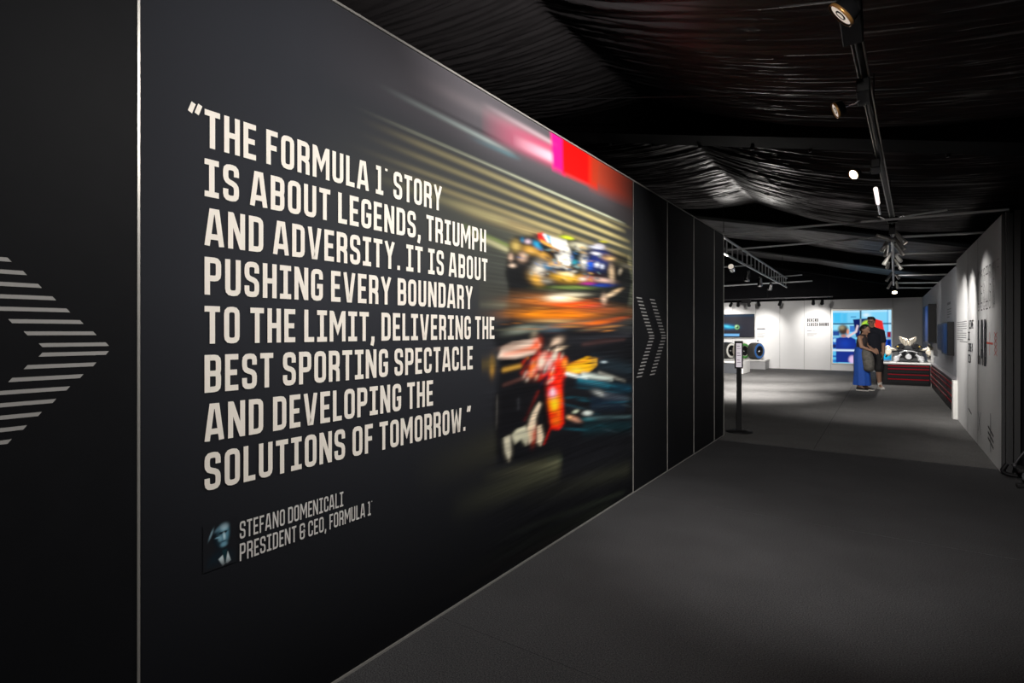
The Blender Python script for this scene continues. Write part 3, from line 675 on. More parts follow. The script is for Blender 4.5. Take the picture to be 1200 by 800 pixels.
# ================================================================== lamps, tracks, trusses
def spotlight(mount, head, aim, label, group, r=0.05, length=0.13, lens='lens_dim', watts=0, angle=70, blend=0.7, box=True, col=(1.0, 0.955, 0.90), ring=False, axis=(0, 1, 0), body='black'):
    mount, head = Vector(mount), Vector(head); d = (Vector(aim) - head).normalized()
    o = thing('track_spotlight', mount, label, 'spotlight', group)
    a = Vector(axis).normalized()
    if box:
        sx = Vector((abs(a.y), abs(a.x), 0))
        h = Vector((0.035 * sx.x + 0.13 * abs(a.x), 0.035 * sx.y + 0.13 * abs(a.y), 0.04)) * (r / 0.05)
        MB().box(mount - h, mount + Vector((h.x, h.y, h.z))).build('adapter', 'black', o, bevel=0.006)
    tail = head - d * length * 0.5
    MB().tube([mount - Vector((0, 0, 0.02)), mount * 0.6 + tail * 0.4 - Vector((0, 0, 0.03)), tail], r * 0.13, 6).build('arm', 'chrome' if ring else 'black', o)
    f = head + d * length * 0.5
    MB().lathe(head - d * length * 0.5, f, [(0, r * 0.55), (0.1, r * 0.8), (0.75, r * 0.92), (0.8, r), (1.0, r), (1.0, r * 0.86), (0.93, r * 0.82)], 20).build('lamp_body', body, o)
    if ring:
        MB().lathe(f - d * 0.008, f + d * 0.004, [(0, r * 0.97), (0, r * 1.02), (1, r * 1.02), (1, r * 0.97)], 24, caps=False).build('rim_ring', 'amber', o)
        MB().lathe(f - d * 0.006, f + d * 0.002, [(0, r * 0.30), (0, r * 0.42), (1, r * 0.42), (1, r * 0.30)], 20, caps=False).build('glare_ring', 'black', o)
    MB().cyl(f - d * length * 0.05, f - d * length * 0.01, r * 0.85, n=20).build('lens', lens, o)
    if watts: spot_light(o, f + d * 0.02, aim, watts, angle, blend, col)
    return o
def trk(y, z=2.74): return Vector((-0.11 + (y - 2.9) * 0.036, y, z))
# near track that washes the mural
t = thing('lighting_track', trk(4.8), 'black lighting track with twin edges over the near walkway', 'track')
mb = MB()
p, q = trk(-1.5), trk(7.7); side = Vector((1, -0.036, 0)).normalized() * 0.022
for s in (-1, 1): mb.tube([p + side * s, q + side * s], 0.004, 8)
mb.build('rail_edge', 'alu', t)
MB().tube([p + Vector((0, 0, 0.012)), q + Vector((0, 0, 0.012))], 0.02, 8).build('rail_body', 'black', t)
for yy in (1.0, 4.2, 7.0):
    m0 = trk(yy); MB().tube([m0, (m0.x, m0.y, roof(m0.x) + 0.02)], 0.004, 6).build('hanger', 'black', t)
hd = [((-0.30, -0.6, 2.62), (XL, 0.6, 1.9), 'spotlight on the near track behind the viewer'),
      ((-0.28, 1.1, 2.62), (XL, 1.3, 1.95), 'spotlight on the near track above the viewer')]
for h, a, lab in hd:
    spotlight(trk(h[1] + 0.15), h, a, lab, 'spotlights on the near track', watts=MURAL_W * (0.55 if h[1] < 0 else 0.9), angle=100, blend=1.0)
hA = at_z(992, 11, 2.64); hB = at_z(984, 127, 2.66); hC = at_z(1003, 203, 2.66)
spotlight(trk(hA[1] + 0.25, 2.72), hA, (-1.35, 2.45, 1.6), 'spotlight at the top edge of the photo, its wide lens facing down', 'spotlights on the near track', r=0.056, length=0.05, watts=MURAL_W, angle=104, blend=1.0, ring=True)
mB = Vector(at_z(1012, 108, 2.70)); mC = Vector(at_z(1026, 195, 2.70))
spotlight(mB, hB, (XL, 3.2, 1.95), 'spotlight with a dull amber-rimmed lens, second along the near track', 'spotlights on the near track', r=0.044, length=0.045, watts=MURAL_W, angle=104, blend=1.0, ring=True)
spotlight(mC, hC, (XL + 0.2, 3.7, 1.5), 'brightest glowing spotlight, third along the near track', 'spotlights on the near track', r=0.042, length=0.05, lens='lens_on', watts=BAY_W, angle=110, blend=0.8, ring=True)
spotlight(trk(0.4), (0.0, 0.4, 2.58), (-0.8, 6.5, 0.0), 'added unseen fill spotlight over the viewer, aimed down the corridor', 'spotlights on the near track', watts=FILL_W, angle=58, blend=1.0)  # unseen lamp added as fill for the corridor floor
spotlight(trk(-1.3), (-0.1, -1.3, 2.58), (-0.2, 1.2, 0.0), 'added unseen fill spotlight well behind the viewer', 'spotlights on the near track', watts=FILL_W * 0.07, angle=120, blend=1.0)  # another unseen lamp, added behind the viewer for fill
spotlight(trk(2.0), (-0.2, 1.9, 2.70), (-3.3, 3.4, 4.1), 'added unseen spotlight above the viewer tipped up towards the lining', 'spotlights on the near track', watts=BAY_W * 2.4, angle=80, blend=1.0)  # unseen uplight added to bring out the ceiling folds
# white glint near the track's end, built as a self-glowing tube
t = thing('track_glint', trk(6.2, 2.70), 'short white glint near the end of the near track, built as a glowing tube', 'light')
a, b = at_z(1026, 221, 2.68), at_z(1029, 238, 2.68)
MB().cyl(a, b, 0.017, n=12).build('tube', 'glint_on', t); MB().cyl(Vector(b), Vector(b) + (Vector(b) - Vector(a)) * 0.9, 0.012, n=10).build('holder', 'chrome', t)
MB().box(Vector((a + b) / 2) + Vector((-0.02, -0.2, 0.018)), Vector((a + b) / 2) + Vector((0.02, 0.2, 0.04))).build('clip', 'black', t)

o = MB().tube([at_y(560, 119, 4.30), at_y(760, 114, 4.30), at_y(1000, 108, 4.30), at_y(1230, 103.5, 4.30)], 0.004, 6).build('support_cable', 'dkalu', loc=at_y(900, 110, 4.30))
tag(o, 'thin taut cable crossing the ceiling just before the black beam', 'cable')
# header pipes over the end of the left wall
def pipe(name, p, q, r, label, group, m='steel'):
    c = (Vector(p) + Vector(q)) / 2
    o = MB().cyl(p, q, r, n=10).build(name, m, loc=c); return tag(o, label, 'pipe', group)
pipe('header_pipe', (XL - 0.05, WALL_END - 0.03, HL + 0.012), (XR + 0.05, 7.25, HR_ + 0.035), 0.014, 'long thin pipe spanning from the left wall end to the right wall', 'header pipes')
pa = Vector(at_y(852, 293, 9.3)); pb_ = Vector(at_y(1040, 277, 9.3))
pipe('header_pipe', pa, pb_, 0.014, 'second thin pipe behind the header pipe, ending at the centre track', 'header pipes')
# clamp cluster where the near track meets the header pipe
o = thing('pipe_clamp', at_z(1046, 257, 2.72), 'chrome clamp cluster where the near track meets the header pipe', 'clamp')
c = Vector(o.location)
MB().box(c - Vector((0.05, 0.05, 0.04)), c + Vector((0.05, 0.05, 0.03))).build('clamp_body', 'black', o, bevel=0.01)
MB().tube([c + Vector((-0.14, 0.0, 0.06)), c + Vector((-0.02, 0, -0.03)), c + Vector((0.10, 0, 0.03))], 0.012, 8).build('clamp_jaw', 'chrome', o)
MB().tube([c + Vector((0.02, 0.06, 0.02)), c + Vector((0.5, 0.06, 0.06))], 0.012, 8).build('spigot', 'steel', o)

# centre track of the exhibition room, with paired heads
ct = lambda y, z=2.74: Vector((0.06 + (y - 7.7) * 0.011, y, z))
t = thing('lighting_track', ct(14), 'far centre lighting track hung with paired spotlights', 'track')
MB().box((ct(8.0).x - 0.03, 8.0, 2.60), (ct(8.0).x + 0.03, 8.06, 2.78)).build('end_plate', 'black', t)
MB().tube([ct(7.9), ct(20.0)], 0.022, 8).build('rail_body', 'steel', t)
for yy in (9.5, 13.5, 18.5): MB().tube([ct(yy), (ct(yy).x, yy, roof(ct(yy).x))], 0.006, 6).build('hanger', 'black', t)
ORD = ['first', 'second', 'third', 'fourth', 'fifth', 'sixth', 'seventh', 'eighth', 'ninth']
PAIRS = [8.6, 9.2, 9.85, 11.0, 12.0, 14.6, 17.1]
RT_AIM = {0: (8.35, 1.45, 0.8), 1: (9.75, 1.45, 2.2), 2: (10.75, 1.4, 2.0), 3: (13.3, 1.6, 1.0), 4: None, 5: (18.0, 1.6, 0.6), 6: None}
for i, y in enumerate(PAIRS):
    for s, nm in ((-1, 'left'), (1, 'right')):
        m0 = ct(y); hd_ = m0 + Vector((s * 0.075, -0.06, -0.11)); out = m0 + Vector((s * 0.75, 0, -1.4)); w = 0; ang = 40; bl = 1.0
        if s > 0 and RT_AIM[i]:
            ya, za, q_ = RT_AIM[i]; out = Vector((XR, ya, za)); w = RIGHT_W * q_; ang = 88 if i == 0 else 66
        if s < 0 and i == 0: out = Vector((-2.6, y - 0.2, 3.7)); w = BAY_W * 0.28; ang = 130
        if s < 0 and i == 2: out = Vector((-0.4, y + 3.0, 0)); w = FLOOR_W * 0.12; ang = 110
        if s < 0 and i == 4: out = Vector((-0.35, 15.7, 1.0)); w = COUNTER_W; ang = 50
        if s > 0 and i == 6: out = Vector((0.55, 18.5, 0.8)); w = COUNTER_W * 0.8; ang = 70
        spotlight(m0 + Vector((s * 0.02, 0, -0.015)), hd_, out, '%s-hand spotlight of the %s pair along the far centre track' % (nm, ORD[i]), 'paired spotlights on the far centre track',
                  r=0.030, length=0.22, watts=w, angle=ang, blend=bl, box=False, body='alu')
m0 = ct(18.9); spotlight(m0, m0 + Vector((0.02, -0.1, -0.14)), (0.3, 17.0, 0), 'small glowing spotlight at the far end of the centre track', 'paired spotlights on the far centre track', r=0.07, length=0.16, lens='lens_on', watts=COUNTER_W, angle=80)
# cross pipes to the right wall
for i, (y, py) in enumerate(((9.35, 277), (11.9, 297), (13.2, 310.5), (15.4, 322), (17.5, 331), (19.3, 338))):
    p0 = Vector((ct(y).x + 0.02, y, at_y(1060, py, y)[2])); p0.z = max(p0.z, 2.70)
    pipe('cross_pipe', p0, (1.5, y - 0.1, p0.z - 0.06), 0.018, '%s cross pipe from the front between centre track and right wall' % ORD[i], 'cross pipes to the right wall')
# ladder truss on the left
a0 = Vector(at_z(849, 297, 2.92)); a1 = Vector(at_z(922, 336.5, 2.92)); hgt = 0.30
a0 = a0 - (a1 - a0) * 0.12
t = thing('ladder_truss', (a0 + a1) / 2, 'long ladder-shaped truss with lamps beneath, upper left of exhibition room', 'truss')
for z_ in (0, 1): MB().cyl(a0 + Vector((0, 0, hgt * z_)), a1 + Vector((0, 0, hgt * z_)), 0.024, n=8).build('chord', 'alu', t)
for k in range(20):
    p = a0.lerp(a1, (k + 0.5) / 20); MB().cyl(p, p + Vector((0, 0, hgt)), 0.016, n=6).build('rung', 'steel', t)
for k in (0.1, 0.9):
    p = a0.lerp(a1, k); MB().cyl(p, (p.x, p.y, roof(p.x)), 0.006, n=6).build('hanger', 'black', t)
for k, u_ in enumerate((0.16, 0.32, 0.48, 0.64)):
    p = a0.lerp(a1, u_); hd_ = p + Vector((0.03, -0.04, -0.24))
    aim = ((-2.2, 7.4, 3.8), (-3.1, 13.5, 0), (-3.0, 16.5, 0), (-3.9, 20.3, 0))[k]
    spotlight(p - Vector((0, 0, 0.03)), hd_, aim, '%s lamp from the front hanging under the ladder truss' % ORD[k], 'lamps under the ladder truss', r=0.06, length=0.24, lens='lens_on' if k == 3 else 'lens_dim', watts=FLOOR_W * (0.035, 0.8, 0.75, 0.6)[k], angle=100, blend=1.0, box=False, body='chrome')
for k, (xa, ya_, xb, yb_, Y_, r_) in enumerate(((846, 313, 882, 310.5, 17.8, 0.022), (846, 335, 952, 329, 20.6, 0.024), (905, 325, 940, 322, 20.1, 0.018))):
    pipe('cross_pipe', at_y(xa - 6, ya_ + 0.3, Y_), at_y(xb, yb_, Y_), r_, ('short cross pipe behind the ladder truss lamps', 'long cross pipe running past the end of the ladder truss', 'short cross pipe just above the end of the ladder truss')[k], 'cross pipes by the ladder truss')
# track before the far wall
YT = YF - 1.35
tz = at_y(910, 349.5, YT)[2]
p0, p1 = Vector(at_y(843, 351, YT)), Vector(at_y(976, 347, YT)); p0.z = p1.z = tz
p0.x -= 1.2
t = thing('lighting_track', (p0 + p1) / 2, 'lighting track with small black spotlights along the white far wall', 'track')
MB().box(p0 - Vector((0, 0.025, 0.02)), p1 + Vector((0, 0.025, 0.02))).build('rail_body', 'dkalu', t)
MB().box(Vector((at_y(869, 350, YT)[0], YT - 0.05, tz - 0.14)), Vector((at_y(880, 350, YT)[0], YT + 0.05, tz + 0.0))).build('driver_box', 'black', t, bevel=0.01)
for xx in (p0.x + 1.3, (p0.x + p1.x) / 2 + 0.4, p1.x - 0.1): MB().cyl((xx, YT, tz), (xx, YT, roof(xx)), 0.008, n=6).build('hanger', 'black', t)
FAIM = {856.5: (-5.6, 1.7), 865: (-5.0, 1.5), 877.5: (-4.2, 0.6), 889: (-3.95, 1.45), 914: (-3.75, 1.35), 953: (-2.25, 1.60), 963.5: (-2.05, 1.55)}
for k, px in enumerate(FAIM):
    x_ = at_y(px, 350, YT)[0]; m0 = Vector((x_, YT, tz - 0.02)); ax, az = FAIM[px]
    w = FAR_WALL_W * (1.1, 0.9, 0.5, 1.0, 0.45, 1.0, 0.6)[k]
    spotlight(m0, m0 + Vector((0, 0.02, -0.16)), (ax, YF if k != 2 else YF - 0.6, az), '%s small spotlight from the left on the track before the far wall' % ORD[k], 'spotlights before the far wall', r=0.06, length=0.20, watts=w, angle=(80, 80, 80, 74, 60, 76, 66)[k], blend=1.0, box=False)

# ================================================================== sign stand at the wall end
b0 = at_z(863.5, 508, 0.0); sx_, sy_ = b0[0], b0[1] + 0.14
t = thing('sign_stand', (sx_, sy_, 0.0), 'slim black sign stand on a round base at the end of the black wall', 'sign stand')
MB().lathe((sx_, sy_, 0.004), (sx_, sy_, 0.03), [(0, 0.178), (0.45, 0.178), (0.75, 0.165), (1.0, 0.05)], 40).build('base', 'black', t)
MB().box((sx_ - 0.033, sy_ - 0.012, 0.02), (sx_ + 0.033, sy_ + 0.012, 0.93)).build('pole', 'black', t, bevel=0.004)
yaw = Matrix.Rotation(math.radians(12), 3, 'Z')
MB().box((sx_ - 0.056, sy_ - 0.03, 0.905), (sx_ + 0.056, sy_ - 0.012, 1.295), m=yaw).build('sign_frame', 'black', t, bevel=0.004)
f = MB().box((sx_ - 0.032, sy_ - 0.034, 0.925), (sx_ + 0.040, sy_ - 0.0295, 1.262), m=yaw).build('sign_face', mat('mauve_emissive_panel', (0.80, 0.75, 0.80), 0.6, emit=(0.80, 0.72, 0.80), estr=0.42), t)  # face emits a little of its own mauve
mb = MB()
for k in range(9): mb.box((sx_ - 0.022, sy_ - 0.0365, 0.955 + 0.033 * k), (sx_ + 0.006 + 0.012 * ((k * 5) % 3), sy_ - 0.0345, 0.962 + 0.033 * k), m=yaw)
mb.build('printed_lines', 'greyink', t)

# ================================================================== far left: tyres on a plinth, counter, wall monitor
PZ = 0.34
pl = at_y(903, 432.5, 22.55)
px1 = -3.74
t = thing('tyre_plinth', (-4.9, 23.0, 0.004), 'long low white plinth against the far wall under the tyres', 'plinth')
MB().box((-6.6, 22.45, 0.31), (px1, 23.36, 0.36)).build('top_slab', 'white', t, bevel=0.006)
MB().box((-6.57, 22.49, 0.004), (px1 - 0.03, 23.33, 0.31)).build('body', mat('grey_laminate', (0.33, 0.33, 0.34), 0.5, var=0.05, scale=6), t, bevel=0.004)
def tyre(c, ax, R, W, band, tread, label):
    c = Vector(c); ax = Vector(ax).normalized(); t = thing('tyre_exhibit', (c.x, c.y, 0.36), label, 'tyre', 'racing tyres on the plinth')
    a, b = c - ax * W / 2, c + ax * W / 2
    MB().lathe(a, b, [(0.0, R * .60), (0.0, R * .80), (0.03, R * .90), (0.10, R * .985), (0.2, R), (0.8, R), (0.90, R * .985), (0.97, R * .90), (1.0, R * .80), (1.0, R * .60), (0.9, R * .57), (0.1, R * .57), (0.0, R * .60)], 40, caps=False).build('tyre_body', tread, t)
    MB().lathe(b - ax * 0.012, b + ax * 0.003, [(0, R * .90), (1, R * .87), (1, R * .66), (0.5, R * .62)], 40, caps=False).build('sidewall_band', band, t)
    rim = MB().lathe(b - ax * 0.16, b - ax * 0.012, [(0, R * .10), (0, R * .56), (0.9, R * .575), (1.0, R * .60), (1.0, R * .565), (0.3, R * .50), (0.25, R * .12)], 32, caps=False)
    rim.build('rim', 'rimdark', t)
    x = ax.orthogonal().normalized(); y = ax.cross(x)
    for k in range(8):
        an = 2 * PI * k / 8; d = x * math.cos(an) + y * math.sin(an)
        MB().tube([b - ax * 0.07 + d * R * .08, b - ax * 0.05 + d * R * .3, b - ax * 0.03 + d * R * .55], [0.018, 0.015, 0.02], 6).build('spoke', 'rimdark', t)
    MB().lathe(b - ax * 0.10, b - ax * 0.02, [(0, R * .14), (0.8, R * .14), (1, R * .09)], 16).build('hub_nut', 'chrome', t)
axd = (0.90, -0.44, 0)
Yt = 22.9
for px, band, tread, lab in ((885.5, 'blueband', 'rubber', 'blue-banded racing tyre, rightmost on the white plinth'), (868.5, 'greenband', 'littread', 'green-banded racing tyre with tread tinted pale for strong light, behind the sign stand'), (853, 'whiteband', 'rubber', 'white-banded racing tyre, leftmost beside the black wall end')):
    c = at_y(px, 409.5, Yt); tyre((c[0], Yt, 0.36 + 0.325), axd, 0.325, 0.36, band, tread, lab)
t = thing('display_counter', (-5.3, 20.2, 0.004), 'white-topped dark display counter just past the black wall end', 'counter')
MB().box((-7.0, 19.65, 0.36), (-3.98, 20.8, 0.42)).build('top_slab', 'white', t, bevel=0.008)
MB().box((-4.04, 19.65, 0.004), (-3.98, 20.8, 0.37)).build('end_panel', 'white', t, bevel=0.008)
MB().box((-7.0, 19.70, 0.004), (-4.05, 20.78, 0.36)).build('body', 'greypad', t)
# monitor
mL, mR = at_y(846, 368, YF)[0] - 0.5, at_y(884.5, 368, YF)[0]; zt, zb = at_y(870, 368, YF)[2], at_y(870, 395, YF)[2]
t = thing('wall_monitor', ((mL + mR) / 2, YF - 0.05, zb), 'wide black monitor with a cyan car picture above the tyres', 'monitor')
MB().box((mL, YF - 0.085, zb), (mR, YF - 0.002, zt)).build('housing', 'black', t, bevel=0.006)
W_, H_ = mR - mL - 0.04, zt - zb - 0.04
Q = Print(0, W_, 0, H_, 0.012, 0.012, lin((34, 34, 44)))
fx = lambda px: at_y(px, 380, YF)[0] - mL - 0.02
fz = lambda py: at_y(868, py, YF)[2] - zb - 0.02
Q.mix(np.clip((Q.V / H_ - 0.86) / 0.14, 0, 1) * 0.8, (8, 60, 90))
Q.blob((fx(851.5), fz(382.6)), (0.32, -0.02), (0, 0.09), (10, 150, 215), 0.9, 2.2); Q.blob((fx(853), fz(382.4)), (0.16, -0.03), (0, 0.05), (90, 225, 250), 0.95, 2.2); Q.blob((fx(858), fz(383.2)), (0.14, -0.01), (0, 0.03), (20, 190, 230), 0.9)
Q.blob((fx(864.2), fz(383.2)), (0.09, 0), (0, 0.09), (150, 215, 130), 1, 5); Q.blob((fx(864.6), fz(383.2)), (0.05, 0), (0, 0.055), (20, 60, 30), 1, 5); Q.blob((fx(863.4), fz(382)), (0.035, 0), (0, 0.035), (220, 250, 200), 1)
Q.poly([(0, fz(393.8)), (fx(866.8), fz(393.8)), (fx(867), fz(391)), (0, fz(391))], (120, 190, 245), 1, 0.02)
Q.build('screen', print_mat('monitor_picture', emit=SCREEN_E), t, lambda a, b: np.array([mL + 0.02 + a, YF - 0.088, zb + 0.02 + b]))
# printed notes beside the monitor
def text_lines(name, put, rows, label, cat='wall text', m='greyink', loc=(0, 0, 0), group=None):
    o = thing(name, loc, label, cat, group)
    mb = MB()
    for u0, u1, v, th in rows:
        mb.add([put(u0, v), put(u1, v), put(u1, v + th), put(u0, v + th)], [(0, 1, 2, 3)])
    mb.build('printed_lines', m, o); return o
cx, cz = at_y(887, 386, YF)[0], at_y(887, 386, YF)[2]
pf = lambda u_, v_: (cx + u_, YF - 0.003, cz + v_)
o = text_lines('wall_caption', pf, [(0, .30, 0.0, .05), (0, .30, -.17, .014), (0, .22, -.21, .014), (0, .28, -.27, .014), (0, .25, -.31, .014), (0.0, .07, -.47, .05)], 'small grey caption text on the white wall right of the monitor', loc=(cx, YF, cz))
# heading on the far wall
hx, hz = at_y(945.8, 377, YF)[0], at_y(945.8, 377, YF)[2]
t = thing('wall_heading', (hx, YF, hz), 'black heading BEHIND CLOSED DOORS on the white far wall', 'wall text')
hh = 0.125
letter(MB(), 'BEHIND', (hx, YF - 0.003, hz), (1, 0, 0), hh, at_y(959, 377, YF)[0] - hx, t=0.21).build('heading_line', 'ink', t)
hz2 = at_y(945.8, 382, YF)[2]
letter(MB(), 'CLOSED DOORS', (hx, YF - 0.003, hz2), (1, 0, 0), hh, at_y(971.3, 382, YF)[0] - hx, t=0.21).build('heading_line', 'ink', t)
mb = MB(); pz = at_y(945.8, 388, YF)[2]
for u0, u1, v_, th in ((0, .15, 0, .035), (0.17, .27, .008, .018), (0, .34, -.09, .016), (0, .31, -.13, .016), (0, .22, -.17, .016)):
    mb.add([(hx + u0, YF - 0.003, pz + v_), (hx + u1, YF - 0.003, pz + v_), (hx + u1, YF - 0.003, pz + v_ + th), (hx + u0, YF - 0.003, pz + v_ + th)], [(0, 1, 2, 3)])
mb.build('intro_lines', 'paleink', t)

# ================================================================== large video wall showing a garage
vL, vR = at_y(976, 390, YF)[0], at_y(1044.5, 390, YF)[0]; vT, vB = at_y(1010, 363.5, YF)[2], at_y(1010, 426, YF)[2]
t = thing('video_wall', ((vL + vR) / 2, YF, vB), 'large bright blue video wall behind the couple showing a garage mechanic', 'screen')
MB().box((vL - 0.05, YF - 0.05, vB - 0.04), (vR + 0.05, YF - 0.001, vT + 0.06)).build('frame', 'alu', t, bevel=0.006)
VW, VH = vR - vL, vT - vB
Q = Print(0, VW, 0, VH, 0.010, 0.010, lin((120, 208, 248)))
zx = lambda x: (x - 60) / 685 * VW
zy = lambda y: (710 - y) / 620 * VH
def vp(pts, col, al=1.0, bl=0.02): Q.poly([(zx(a), zy(b)) for a, b in pts], col, al, bl)
def vb(x, y, rx, ry, col, al=1.0, hard=5.0, ang=0):
    a = math.radians(ang); Q.blob((zx(x), zy(y)), (rx / 685 * VW * math.cos(a), rx / 685 * VW * math.sin(a)), (-ry / 620 * VH * math.sin(a), ry / 620 * VH * math.cos(a)), col, al, hard)
def vr(x0, y0, x1, y1, col, al=1.0, bl=0.02): vp([(x0, y0), (x1, y0), (x1, y1), (x0, y1)], col, al, bl)
vr(60, 100, 170, 240, (40, 190, 245), 0.8, 0.08); vr(180, 120, 235, 235, (70, 190, 240), 0.8, 0.04); vr(410, 90, 720, 230, (130, 214, 250), 0.9, 0.05); vb(460, 145, 45, 25, (235, 250, 255), 0.8, 2)
vr(60, 90, 745, 112, (205, 240, 255), 0.6); vr(700, 90, 712, 330, (60, 150, 210), 0.8); vr(712, 100, 745, 400, (190, 235, 255), 0.9)
vr(60, 238, 330, 254, (20, 60, 100)); vr(640, 238, 745, 254, (30, 80, 120)); vr(280, 160, 340, 172, (30, 110, 170), 0.8)
vr(60, 255, 320, 330, (150, 225, 250)); vr(60, 330, 140, 385, (20, 70, 150)); vr(60, 318, 120, 332, (60, 150, 200)); vr(265, 270, 325, 340, (30, 100, 200), 0.9)
vr(60, 385, 340, 410, (120, 190, 225)); vr(60, 410, 130, 540, (30, 100, 200)); vb(85, 440, 24, 24, (170, 225, 250)); vb(80, 510, 26, 24, (10, 30, 90)); vr(250, 420, 350, 470, (90, 200, 245)); vr(300, 470, 360, 540, (10, 50, 140))
vr(60, 570, 130, 710, (90, 190, 235)); vr(60, 620, 120, 640, (20, 100, 190)); vr(60, 670, 125, 700, (30, 120, 200)); 
vp([(305, 195), (545, 180), (560, 330), (500, 420), (340, 400)], (8, 28, 96)); vp([(540, 183), (645, 215), (668, 335), (560, 340)], (232, 44, 40)); vb(475, 285, 78, 78, (200, 240, 60), 1, 8); vb(475, 292, 52, 56, (60, 160, 60), 1, 6); vb(478, 300, 42, 46, (16, 30, 60), 1, 6); vb(545, 310, 10, 60, (70, 200, 230), 0.8)
vr(555, 340, 745, 410, (60, 160, 225)); vr(630, 345, 690, 395, (180, 225, 250)); vr(700, 340, 740, 402, (150, 20, 30)); vr(560, 405, 745, 422, (150, 170, 180)); vb(600, 500, 45, 80, (216, 16, 50), 1, 6); vr(640, 425, 745, 570, (20, 70, 190)); vb(660, 470, 20, 24, (190, 230, 255)); vb(690, 530, 24, 22, (150, 220, 250)); vb(720, 460, 18, 30, (8, 30, 90)); vb(665, 545, 20, 16, (220, 240, 255))
vr(560, 570, 745, 710, (8, 40, 90)); vb(660, 615, 84, 38, (10, 190, 236), 1, 4); vr(560, 650, 745, 710, (70, 170, 235), 0.9, 0.06)
vp([(100, 430), (140, 405), (280, 400), (340, 430), (350, 560), (330, 700), (100, 700)], (12, 44, 140)); vb(210, 480, 70, 50, (20, 70, 190), 0.6, 2); vr(330, 560, 420, 700, (12, 40, 120), 0.9)
vb(187, 318, 64, 66, (62, 44, 34), 1, 6); vb(170, 290, 36, 26, (168, 158, 124), 0.8, 2.4); vb(244, 340, 16, 34, (228, 150, 120), 1, 4); vb(195, 388, 38, 18, (190, 120, 96), 0.9, 4)
vp([(225, 392), (330, 330), (350, 258), (372, 268), (352, 345), (250, 410)], (228, 206, 214)); vr(60, 545, 325, 568, (206, 226, 246)); vb(295, 665, 42, 48, (222, 190, 232), 1, 5)
vr(386, 90, 404, 190, (40, 70, 90)); vr(388, 190, 402, 360, (150, 170, 176))
Q.build('picture', print_mat('garage_picture', emit=SCREEN_E), t, lambda a, b: np.array([vL + a, YF - 0.053, vB + b]))

# ================================================================== drawer counters with red strips
CY0, CY1 = 17.9, 19.3; cz_ = 0.60
xa_, xb_ = at_y(1026.5, 452, CY0)[0], 0.955
t = thing('drawer_counter', ((xa_ + xb_) / 2, CY0, 0.004), 'black drawer counter with red strips carrying the engine', 'counter')
MB().box((xa_ - 0.02, CY0 - 0.02, cz_ - 0.04), (xb_ + 0.07, CY1, cz_)).build('worktop', 'white', t, bevel=0.006)
MB().box((xa_, CY0 + 0.01, 0.004), (xb_, CY1 - 0.03, cz_ - 0.04)).build('carcass', 'black', t, bevel=0.006)
xr0 = at_y(1040.5, 440, CY0)[0]
for k, py in enumerate((429, 432.5, 439, 444.5)):
    z_ = at_y(1065, py, CY0)[2]
    d = MB().box((xr0, CY0 - 0.012, z_ - 0.105), (xb_ - 0.02, CY0 + 0.02, z_ + 0.012)).build('drawer', 'carbon', t, bevel=0.004)
    MB().box((xr0, CY0 - 0.022, z_ - 0.014), (xb_ - 0.02, CY0 - 0.008, z_ + 0.014)).build('red_strip', 'red', d)
t = thing('drawer_counter', (XR, 14.6, 0.004), 'long run of black drawers with red strips along the right wall', 'counter')
MB().box((XR - 0.01, 11.56, 0.595), (XR + 0.069, 17.70, 0.625)).build('worktop', mat('grey_worktop', (0.30, 0.30, 0.32), 0.35), t, bevel=0.004)
MB().box((XR + 0.012, 11.56, 0.004), (XR + 0.069, 17.70, 0.595)).build('carcass', 'black', t)
for q in range(4):
    ya, yb = 11.7 + q * 1.48, 11.7 + q * 1.48 + 1.42
    for z_ in (0.52, 0.43, 0.30, 0.19):
        d = MB().box((XR - 0.004, ya, z_ - 0.085), (XR + 0.02, yb, z_ + 0.012)).build('drawer', 'carbon', t, bevel=0.003)
        MB().box((XR - 0.014, ya, z_ - 0.012), (XR - 0.002, yb, z_ + 0.012)).build('red_strip', 'red', d)
o = MB().box((XR - 0.06, 11.36, 0.004), (XR + 0.06, 11.55, 0.63)).build('end_post', 'white', loc=(XR, 11.45, 0.004), bevel=0.006)
tag(o, 'short white end post where the right drawer run meets the white wall', 'post')
o = MB().box((0.965, 17.72, 0.004), (1.02, 17.82, 0.95)).build('corner_post', 'white', loc=(0.99, 17.77, 0.004), bevel=0.006)
tag(o, 'narrow white corner post standing between the two drawer counters', 'post')
ux = at_y(1088.6, 415, 18.97)[0]
o = MB().box((ux - 0.04, 18.9, cz_), (ux + 0.04, 19.05, 1.10)).build('upright_block', 'white', loc=(ux, 18.97, cz_), bevel=0.006)
tag(o, 'slim white upright block on the counter right of the engine', 'block')

